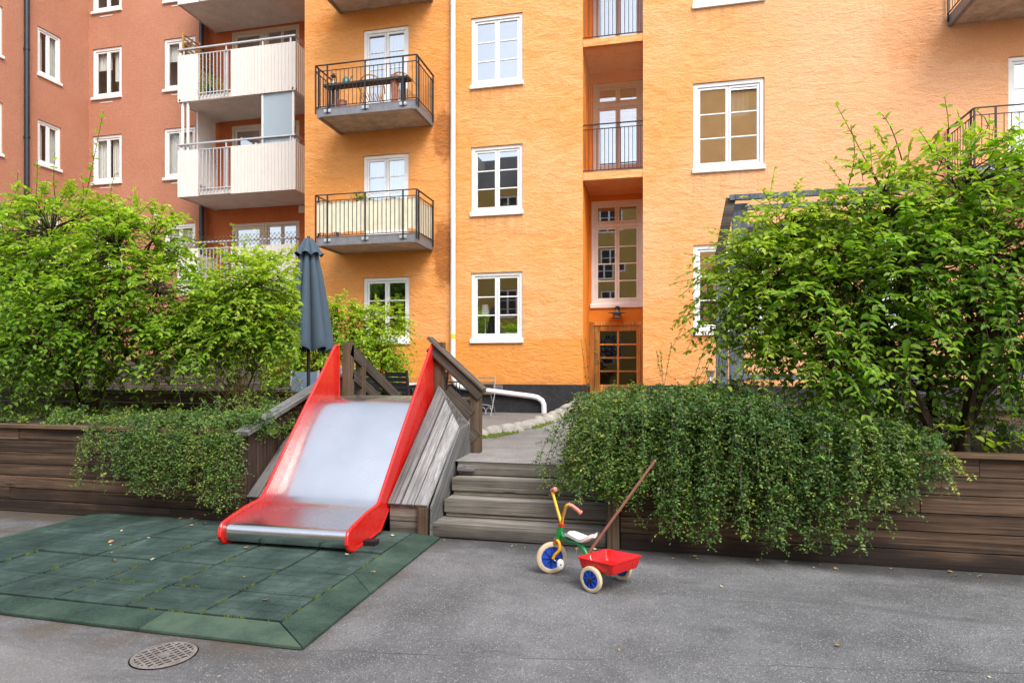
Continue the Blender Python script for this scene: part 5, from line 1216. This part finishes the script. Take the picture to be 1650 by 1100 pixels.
for k in range(6): m.box(-8.0, -5.2, 11.95, 12.0, .42+k*.13, .42+(k+1)*.13-.008)
m.build('plank', M['wood_wall'], t, bevel=.004); m = MB(); m.box(-8.02, -5.18, 11.9, 12.05, 1.2, 1.235); m.build('cap_board', M['wood_cap'], t, bevel=.005)
# folding bistro chair by the plinth, with a small round table
t = empty('bistro_chair', (-3.62, 13.1, .42), 0, 'folding bistro chair with wood slats and curled wire legs by the black plinth', 'chair')
m = MB()
for z in (1.20, 1.10): m.bar((-3.83, 13.28, z), (-3.42, 13.28, z), .015, .06)
m.build('backrest', M['wood_orange'], t)
m = MB()
for k in range(6): m.box(-3.83, -3.42, 12.90+k*.06, 12.945+k*.06, .86, .875)
m.build('seat', M['wood_cap'], t)
m = MB()
for x in (-3.82, -3.43):
    m.tube([(x, 13.28, 1.23), (x+.01, 13.22, .87), (x, 12.92, .42)], .009, 6); m.tube([(x, 12.92, .86), (x, 13.1, .66), (x, 13.34, .42)], .009, 6)
for k in range(3): m.tube([(-3.80+.13*k, 12.93+.0, .45)] + [(-3.735+.13*k-.065*math.cos(a), 12.94, .48+.11*math.sin(a)) for a in np.linspace(0, math.pi, 7)], .006, 5)
m.tube([(-3.82, 12.95, .60)] + [(-3.625-.195*math.cos(a), 12.95, .60+.05*math.sin(a)) for a in np.linspace(0, math.pi, 7)], .007, 5)
m.build('wire_frame', M['grey_wire'], t, smooth=True)
t = empty('bistro_table', (-4.05, 12.7, .42), 0, 'small round dark cafe table left of the folding bistro chair', 'table')
m = MB(); m.lathe([(0, 0), (.30, 0), (.305, .012), (.30, .025), (0, .025)], (-4.15, 12.9, 1.11), (0,0,1), 28); m.build('table_top', M['iron'], t, smooth=True)
for a in (.3, 2.4, 4.5): m = MB(); m.tube([(-4.15+.05*math.cos(a), 12.9+.05*math.sin(a), 1.11), (-4.15+.04*math.cos(a), 12.9+.04*math.sin(a), .8), (-4.15+.26*math.cos(a), 12.9+.26*math.sin(a), .42)], .011, 6); m.build('leg', M['iron'], t, smooth=True)

t = empty('plank_fence', (-11, 9.6, .42), 0, 'grey weathered plank fence on the terrace behind the big left shrub', 'fence')
m = MB(); rs = random.Random(2)
for k in range(8):
    x = -16.
    while x < -6.6: L = rs.uniform(2.5, 4); m.box(x+.002, min(x+L, -6.6)-.002, 9.6, 9.63, .42+k*.145+.003, .42+(k+1)*.145-.004); x += L
m.build('plank', M['wood_rail'], t, bevel=.004)
for x in (-16, -13.7, -11.4, -9.1, -6.75): m = MB(); m.box(x, x+.09, 9.635, 9.72, .42, 1.62); m.build('post', M['wood_rail'], t, bevel=.005)
t = empty('low_timber_wall', (6, 8.25, .5), 0, 'low dark timber wall with pale cap behind the trunks of the big right shrub', 'low wall')
m = MB()
for k in range(3): m.box(-.2, 12.9, 8.25, 8.29, .55+k*.135+.003, .55+(k+1)*.135-.004)
m.build('plank', M['wood_wall'], t, bevel=.004); m = MB(); m.box(-.22, 12.9, 8.2, 8.36, .957, .988); m.build('cap_board', M['wood_rail'], t, bevel=.005)
# stone edging between path and terrace
rg = np.random.default_rng(70); proto = []
def boulder(seed):
    rs = np.random.default_rng(seed); bm = bmesh.new(); bmesh.ops.create_icosphere(bm, subdivisions=3, radius=1)
    ks = [(nrmz(rs.normal(0, 1, 3)), rs.uniform(1.2, 2.6), rs.uniform(0, 6)) for _ in range(6)]
    for v in bm.verts:
        p = np.array(v.co); f = 1 + sum(.055*math.sin(np.dot(p, k)*w*2+ph) for k, w, ph in ks); v.co = Vector(p*f)
        v.co.x = math.copysign(abs(v.co.x)**.75, v.co.x); v.co.z = math.copysign(abs(v.co.z)**.8, v.co.z)
    me = bpy.data.meshes.new('edging_stone'); bm.to_mesh(me); bm.free(); me.materials.append(M['stone']); me.polygons.foreach_set('use_smooth', [True]*len(me.polygons)); return me
bms = [boulder(s) for s in range(5)]
line = smoothline([(-2.30, 7.28), (-2.12, 7.52), (-1.92, 8.0), (-1.74, 8.8), (-1.64, 9.8), (-1.60, 11.0), (-1.585, 12.4), (-1.6, 13.4)], 40)
dacc = 0; prev = line[0]; nxt = 0
for p in line:
    dacc += math.hypot(p[0]-prev[0], p[1]-prev[1]); ang = math.atan2(p[1]-prev[1], p[0]-prev[0]) if p != prev else 0; prev = p
    if dacc >= nxt:
        L = rg.uniform(.13, .21); nxt = dacc + L*1.75
        o = bpy.data.objects.new('edging_stone', bms[rg.integers(5)]); COL.objects.link(o)
        o.location = (p[0]+rg.uniform(-.03, .02), p[1], pz(p[1])+rg.uniform(.0, .03)); o.rotation_euler = (rg.uniform(-.15, .15), rg.uniform(-.12, .12), ang+rg.uniform(-.2, .2)); o.scale = (L, rg.uniform(.10, .14), rg.uniform(.07, .10))
        tag(o, 'pale rounded stone in the winding row between path and terrace', 'stone', 'edging stones beside the path')
m = MB(); rs = random.Random(8)
for k in range(900):
    p = line[rs.randrange(len(line))]; x = p[0]+rs.gauss(.10, .035); y = p[1]+rs.gauss(-.03, .05); 
    if math.sin(p[1]*5.1) < -.2: continue
    r = rs.uniform(.008, .022); z = pz(y)+.002; m.hexa([(x-r,y-r,z),(x+r,y-r,z),(x+r,y+r,z),(x-r,y+r,z)], [(x-r*.4,y-r*.4,z+r*1.6),(x+r*.4,y-r*.4,z+r*1.7),(x+r*.4,y+r*.4,z+r*1.6),(x-r*.4,y+r*.4,z+r*1.8)])
o = m.build('moss', M['moss'], None); tag(o, 'green moss cushions along the foot of the stone row', 'moss', kind='stuff')

# pergola on the right
pg = empty('pergola', (1.8, 9.6, .66), 0, 'blue grey timber pergola behind the right shrub', 'pergola')
def post(x0, x1, y0, y1, z0, z1): m = MB(); m.box(x0, x1, y0, y1, z0, z1); m.build('post', M['wood_blue'], pg, bevel=.006)
post(.79, .95, 9.45, 9.55, .66, 3.02); post(.985, 1.18, 9.6, 9.7, .66, 3.1); post(3.2, 3.36, 9.45, 9.55, .66, 3.7); post(3.2, 3.36, 11.2, 11.3, .66, 3.7); post(1.2, 1.34, 11.2, 11.3, .66, 3.7)
m = MB(); m.bar((.83, 9.42, 3.0), (.98, 9.42, 3.80), .05, .13, (1,0,0)); m.build('slanted_board', M['wood_rail'], pg, bevel=.005)
m = MB(); m.box(1.0, 1.21, 9.48, 9.53, 3.06, 3.74); m.build('upper_board', M['wood_blue'], pg, bevel=.006)
for q in ((.96, 3.5, 9.36, 9.41, 3.76, 3.84), (1.2, 3.5, 9.9, 9.95, 3.74, 3.81), (1.2, 3.4, 11.18, 11.24, 3.72, 3.80)): m = MB(); m.box(*q); m.build('top_beam', M['wood_blue'], pg, bevel=.005)
m = MB(); m.box(1.22, 3.3, 9.56, 9.60, 3.16, 3.42); m.build('back_board', M['wood_rail'], pg, bevel=.005)
for q in ((.78, 1.35, 9.40, 9.44, 2.84, 2.98), (1.0, 3.3, 9.56, 9.60, 1.26, 1.34), (1.2, 3.3, 9.56, 9.60, 3.08, 3.12)): m = MB(); m.box(*q); m.build('rail', M['wood_blue'], pg, bevel=.005)
t = empty('plant_stand', (1.4, 12.3, .66), 0, 'small brown pot on thin white legs behind the evergreen, left of the pergola', 'plant stand')
m = MB(); m.lathe([(.05, 0), (.085, .11), (.09, .12), (.08, .12), (.05, .02)], (.92, 12.3, 1.25), (0,0,1), 16); m.build('pot', M['rust'], t, smooth=True)
for a in (.5, 2.6, 4.7): m = MB(); m.tube([(.92+.04*math.cos(a), 12.3+.04*math.sin(a), 1.26), (.92+.13*math.cos(a), 12.3+.13*math.sin(a), .68)], .012, 6); m.build('leg', M['white'], t)
t = empty('garden_bench', (3.6, 8.7, .68), 0, 'dark slatted garden bench glimpsed under the right shrub', 'bench')
m = MB()
for k in range(4): m.box(2.7, 4.5, 8.75+k*.1, 8.83+k*.1, 1.09, 1.12)
m.build('seat', M['black_plastic'], t, bevel=.004); m = MB()
for k in range(3): m.box(2.7, 4.5, 9.16+k*.02, 9.19+k*.02, 1.20+k*.14, 1.29+k*.14)
m.build('backrest', M['black_plastic'], t, bevel=.004)
for x in (2.85, 4.35):
    for (y, z) in ((8.75, 1.09), (9.1, 1.6)): m = MB(); m.box(x-.03, x+.03, y, y+.06, .68, z); m.build('leg', M['iron'], t)

# ================================================================== THINGS ON BALCONIES AND SILLS
ZB = 7.135
t = empty('balcony_table', (-6.3, 13.0, ZB), 0, 'narrow dark plank table along the railing of the open iron balcony', 'table')
m = MB(); m.box(-7.25, -5.25, 12.84, 13.08, ZB+.50, ZB+.55); m.build('table_top', M['wood_rail'], t, bevel=.004)
for x in (-7.1, -5.4):
    for y in (12.88, 13.04): m = MB(); m.box(x-.02, x+.02, y-.02, y+.02, ZB, ZB+.5); m.build('leg', M['iron'], t)
def rattan(x, y, rz, label):
    t = empty('rattan_chair', (x, y, ZB), rz, label, 'chair'); ORG[t.name] = Vector((0, 0, 0)); m = MB()
    for k in range(9): m.tube([(-.22+k*.055, -.2, .40), (-.22+k*.055, 0, .38), (-.22+k*.055, .2, .41)], .011, 5)
    m.build('seat', M['rattan'], t, smooth=True); m = MB()
    m.tube([(-.26, -.2, .58)] + [(-.29*math.cos(a), .02+.26*math.sin(a), .60+.20*math.sin(a)) for a in np.linspace(0, math.pi, 11)] + [(.26, -.2, .58)], .017, 6)
    for k in range(9): a = math.pi*(k+1)/10; m.tube([(-.25*math.cos(a), .18*math.sin(a), .41), (-.29*math.cos(a), .02+.26*math.sin(a), .60+.20*math.sin(a))], .008, 5)
    m.build('backrest', M['rattan'], t, smooth=True)
    for sx in (-1, 1):
        for (ya, yb) in ((-.18, -.22), (.18, .24)): m = MB(); m.tube([(sx*.22, ya, .58 if ya < 0 else .42), (sx*.23, yb, 0)], .014, 6); m.build('leg', M['rattan'], t, smooth=True)
rattan(-6.35, 13.42, R(195), 'rattan armchair in the middle of the open iron balcony'); rattan(-5.55, 13.45, R(160), 'rattan armchair at the right end of the open iron balcony')
t = empty('watering_can', (-6.75, 12.96, ZB+.55), 0, 'teal enamel watering can on the balcony plank table', 'watering can')
m = MB(); m.lathe([(0, 0), (.08, 0), (.085, .03), (.07, .12), (.04, .15), (0, .155)], (-6.75, 12.96, ZB+.55), (0,0,1), 18); m.build('body', M['teal'], t, smooth=True)
m = MB(); m.tube([(-6.69, 12.96, ZB+.58), (-6.6, 12.96, ZB+.72)], .012, 8); m.build('spout', M['teal'], t, smooth=True)
t = empty('lantern', (-7.05, 12.96, ZB+.55), 0, 'dark candle lantern at the left end of the balcony table', 'lantern')
m = MB(); m.box(-7.10, -7.0, 12.91, 13.01, ZB+.55, ZB+.57); m.box(-7.10, -7.0, 12.91, 13.01, ZB+.74, ZB+.76)
for dx in (-.045, .045):
    for dy in (-.045, .045): m.bar((-7.05+dx, 12.96+dy, ZB+.56), (-7.05+dx, 12.96+dy, ZB+.75), .01, .01)
m.lathe([(.05, 0), (.015, .06), (0, .07)], (-7.05, 12.96, ZB+.76), (0,0,1), 12); m.build('frame', M['iron'], t)
m = MB(); m.lathe([(.025, 0), (.025, .09), (0, .09)], (-7.05, 12.96, ZB+.572), (0,0,1), 12); m.build('candle', M['candle'], t, smooth=True)
def pot(name, x, y, z, r, h, mat, label, plant=None, cat='pot'):
    t = empty(name, (x, y, z), 0, label, cat); m = MB(); m.lathe([(0, 0), (r*.72, 0), (r*.95, h*.85), (r*1.05, h*.85), (r*1.05, h), (r*.92, h), (r*.85, h*.8), (0, h*.8)], (x, y, z), (0,0,1), 18); m.build('pot', mat, t, smooth=True)
    if plant:
        rg2 = np.random.default_rng(int(abs(x*100))); n, R_, ln, tn, fl = plant; POS = []; DIR = []; NRM = []
        for k in range(n):
            d = nrmz(rg2.normal(0, 1, 3)+[0, 0, .6]); POS.append(np.array([x, y, z+h]) + d*R_*rg2.random()); DIR.append(d+rg2.normal(0, .4, 3)); NRM.append(nrmz(rg2.normal(0, .5, 3)+[0, -.3, 1]))
        leaf_mesh('foliage', np.array(POS), np.array(DIR), np.array(NRM), np.full(n, ln), np.full(n, ln*.5), np.full(n, tn)+rg2.normal(0, .15, n), M['leaf_right'], t)
        if fl:
            m = MB()
            for k in range(fl): d = nrmz(rg2.normal(0, 1, 3)+[0, -.4, .7])*R_*1.1; m.lathe([(0, -.012), (.018, 0), (0, .012)], (x+d[0], y+d[1], z+h+d[2]), tuple(d), 6)
            m.build('flower', M['pink'], t)
    return t
pot('flower_pot', -6.42, 13.0, 4.95, .10, .16, M['terracotta'], 'pot of pink flowers above the cream cloth screen', (160, .2, .06, .4, 9), 'flower pot')
pot('flower_pot', -6.85, 12.98, ZB, .10, .2, M['terracotta'], 'terracotta pot standing under the teal watering can', None, 'flower pot')
pot('flower_pot', -7.15, 12.98, ZB, .07, .14, M['steel_grey'], 'small grey pot in the left corner of the open iron balcony', None, 'flower pot')
pot('flower_pot', -5.6, 12.97, ZB+.02, .09, .6, M['terracotta'], 'tall terracotta pot by the right part of the balcony railing', None, 'flower pot')
t = empty('trellis', (-13.2, 16.5, 9.34), 0, 'golden wooden slat trellis on the upper cream balcony', 'trellis')
m = MB()
for k in range(15): z = 9.6+k*.115; m.bar((-13.66, 16.15, z), (-13.66, 17.5, z), .02, .045)
m.build('slat', M['wood_orange'], t); m = MB()
for y in (16.15, 16.85, 17.5): m.bar((-13.64, y, 9.34), (-13.64, y, 11.3), .05, .04)
m.build('frame', M['wood_orange'], t)
pot('potted_plant', -12.95, 16.45, 9.34, .14, .28, M['black_plastic'], 'leafy potted plant behind the bars of the upper cream balcony', (260, .45, .09, .35, 0), 'plant')
# lattice fence of the ground floor balcony
t = empty('lattice_fence', (-11, 15.9, 4.9), 0, 'brown diamond lattice on top of the lowest cream balcony', 'lattice')
m = MB()
for k in range(34):
    x = -13.7+k*.13
    m.bar((x, 16.04, 4.9), (x+.32, 16.04, 5.22), .006, .011, (0,1,0)); m.bar((x+.32, 16.05, 4.9), (x, 16.05, 5.22), .006, .011, (0,1,0))
m.build('lattice', M['wood_cap'], t)
# behind the panes
def sill_thing(name, x, z, shape, mat, label, cat, y=YF+.22):
    t = empty(name, (x, y, z), 0, label, cat); m = MB(); m.lathe(shape, (x, y, z), (0,0,1), 20); m.build('shade' if 'lamp' in name else 'body', mat, t, smooth=True); return t
t = sill_thing('table_lamp', -6.53, 2.60, [(.105, 0), (.115, .005), (.115, .25), (.105, .255), (.10, .25), (.10, .0)], M['ceramic'], 'white drum lampshade in the ground floor window behind the slide', 'lamp'); m = MB(); m.tube([(-6.53, YF+.22, 2.03), (-6.53, YF+.22, 2.60)], .008, 8); m.lathe([(0, 0), (.07, 0), (.07, .015), (0, .02)], (-6.53, YF+.22, 2.03), (0,0,1), 16); m.build('stand', M['grey_wire'], t)
t = sill_thing('table_lamp', -3.87, 2.62, [(.10, 0), (.102, .003), (.075, .23), (.07, .23), (.095, .0)], M['ceramic'], 'tapered white lampshade in the window right of the rain pipe', 'lamp'); m = MB(); m.lathe([(0, 0), (.06, 0), (.06, .02), (.03, .1), (.015, .2), (.01, .55), (.01, .59)], (-3.87, YF+.22, 2.03), (0,0,1), 16); m.build('stand', M['ceramic'], t, smooth=True)
cnd = lambda h: [(0, 0), (.04, 0), (.04, h), (.032, h+.004), (0, h)]
sill_thing('candle', -6.36, 2.03, cnd(.16), M['candle'], 'short white candle by the lamp in the window behind the slide', 'candle'); sill_thing('candle', -6.08, 2.03, cnd(.26), M['candle'], 'taller white candle in the middle of the window behind the slide', 'candle')
sill_thing('candle', -3.58, 2.03, cnd(.27), M['candle'], 'tall white candle left of the bar in the window beside the rain pipe', 'candle'); sill_thing('candle', -3.36, 2.03, cnd(.19), M['candle'], 'lower white candle right of the bar in the window beside the rain pipe', 'candle')
pot('flower_pot', -5.86, YF+.22, 2.03, .09, .2, M['slab'], 'grey pot at the right of the window behind the slide', None, 'flower pot')
pot('potted_plant', -3.12, YF+.24, 2.03, .08, .2, M['ceramic'], 'spiky plant in a white pot in the window beside the rain pipe', (60, .15, .16, .35, 0), 'plant')
pot('potted_plant', -3.35, YF+.24, 4.90, .08, .12, M['terracotta'], 'green trailing pot plant in the first floor window right of the rain pipe', (150, .13, .07, .4, 0), 'plant')
pot('potted_plant', 1.62, YF+.26, 5.56, .09, .12, M['terracotta'], 'leafy pot plant in the large window at the right', (80, .15, .09, .8, 0), 'plant')

# fallen leaves
rs = random.Random(31); lm = []
for s in range(4):
    r2 = random.Random(s); m = MB(); L = .034; P = []
    for k in range(9):
        u = k/8; w = L*.42*math.sin(math.pi*min(1, u*.92+.06))**.8; P.append([(L*(u-.5), -w, .006+.008*r2.random()), (L*(u-.5), 0, .003+.006*u), (L*(u-.5), w, .006+.01*r2.random())])
    m.grid(P); o = m.build('fallen_leaf', M['dry_leaf']); lm.append(o.data); bpy.data.objects.remove(o)
M['pale_leaf'] = paint('pale_leaf', (.52, .50, .30), .8, 0, .3, 60, .1)
lm2 = []
for d in lm: e = d.copy(); e.materials.clear(); e.materials.append(M['pale_leaf']); lm2.append(e)
def drop(x, y, z, label, grp, big=1.):
    o = bpy.data.objects.new('fallen_leaf', (lm if rs.random() < .55 else lm2)[rs.randrange(4)]); COL.objects.link(o); o.location = (x, y, z); o.rotation_euler = (rs.uniform(-.3, .3), rs.uniform(-.3, .3), rs.uniform(0, 6.3)); s = rs.uniform(.35, 1.25)*big; o.scale = (s, s, s); tag(o, label, 'leaf', grp)
for k in range(32): drop(rs.uniform(-4.6, -1.85) if k % 3 else rs.uniform(-4.3, -3.4), 5.06-1.7*rs.random()**2.2, .047, 'small dry fallen leaf lying on the green mat', 'fallen leaves on the mat')
for k in range(34): drop(rs.uniform(-1.75, 2.6), 5.07-.12*rs.random()**1.5, .003, 'small dry fallen leaf along the foot of the steps and timber wall', 'fallen leaves along the wall', .8)
for (x, y) in ((.07, 4.55), (-.42, 3.75), (.9, 3.6), (1.5, 3.4), (-.2, 3.3), (.4, 4.4), (-2.0, 2.6), (1.9, 3.9)): drop(x, y, .003, 'dry fallen leaf alone on the open asphalt', 'fallen leaves on the asphalt', .8)

# ================================================================== LIGHT, SKY, CAMERA
wd = bpy.data.worlds.new('World'); scn.world = wd; wd.use_nodes = True
nt = wd.node_tree; bg = nt.nodes['Background']
sky = nt.nodes.new('ShaderNodeTexSky'); sky.sky_type = 'NISHITA'; sky.sun_disc = False
SE, SA = R(50), R(142)     # sun elevation, azimuth the light comes from (clockwise from +Y)
sky.sun_elevation = SE; sky.sun_rotation = SA; sky.air_density = 1.0; sky.dust_density = 2.0; sky.ozone_density = 1.0
hs_ = nt.nodes.new('ShaderNodeHueSaturation'); hs_.inputs['Saturation'].default_value = .45
nt.links.new(sky.outputs[0], hs_.inputs['Color']); nt.links.new(hs_.outputs[0], bg.inputs['Color'])
bg.inputs['Strength'].default_value = .15
sd_ = bpy.data.lights.new('sun', 'SUN'); sd_.energy = 1.0; sd_.angle = R(30); sd_.color = (1., .95, .87)
so_ = bpy.data.objects.new('sun', sd_); COL.objects.link(so_); so_.location = (0, 0, 30)
dv = Vector((math.sin(SA)*math.cos(SE), math.cos(SA)*math.cos(SE), math.sin(SE)))
so_.rotation_euler = (-dv).to_track_quat('-Z', 'Y').to_euler()
cam = bpy.data.cameras.new('camera'); co = bpy.data.objects.new('camera', cam); COL.objects.link(co)
cam.sensor_width = 36; cam.lens = 36*1030/1650; cam.shift_y = 40/1650; cam.clip_end = 500; cam.clip_start = .05
co.location = (0, 0, 1.45); co.rotation_euler = (R(90), 0, math.atan(237/1030)); scn.camera = co
scn.view_settings.view_transform = 'Standard'; scn.view_settings.look = 'None'; scn.view_settings.gamma = 1; scn.view_settings.use_curve_mapping = False
scn.view_settings.exposure = 1.5
scn.render.engine = 'CYCLES'
cy = scn.cycles; cy.use_denoising = True; cy.max_bounces = 8; cy.diffuse_bounces = 4; cy.glossy_bounces = 4; cy.transparent_max_bounces = 16; cy.transmission_bounces = 4; cy.sample_clamp_indirect = 6; cy.caustics_reflective = False; cy.caustics_refractive = False
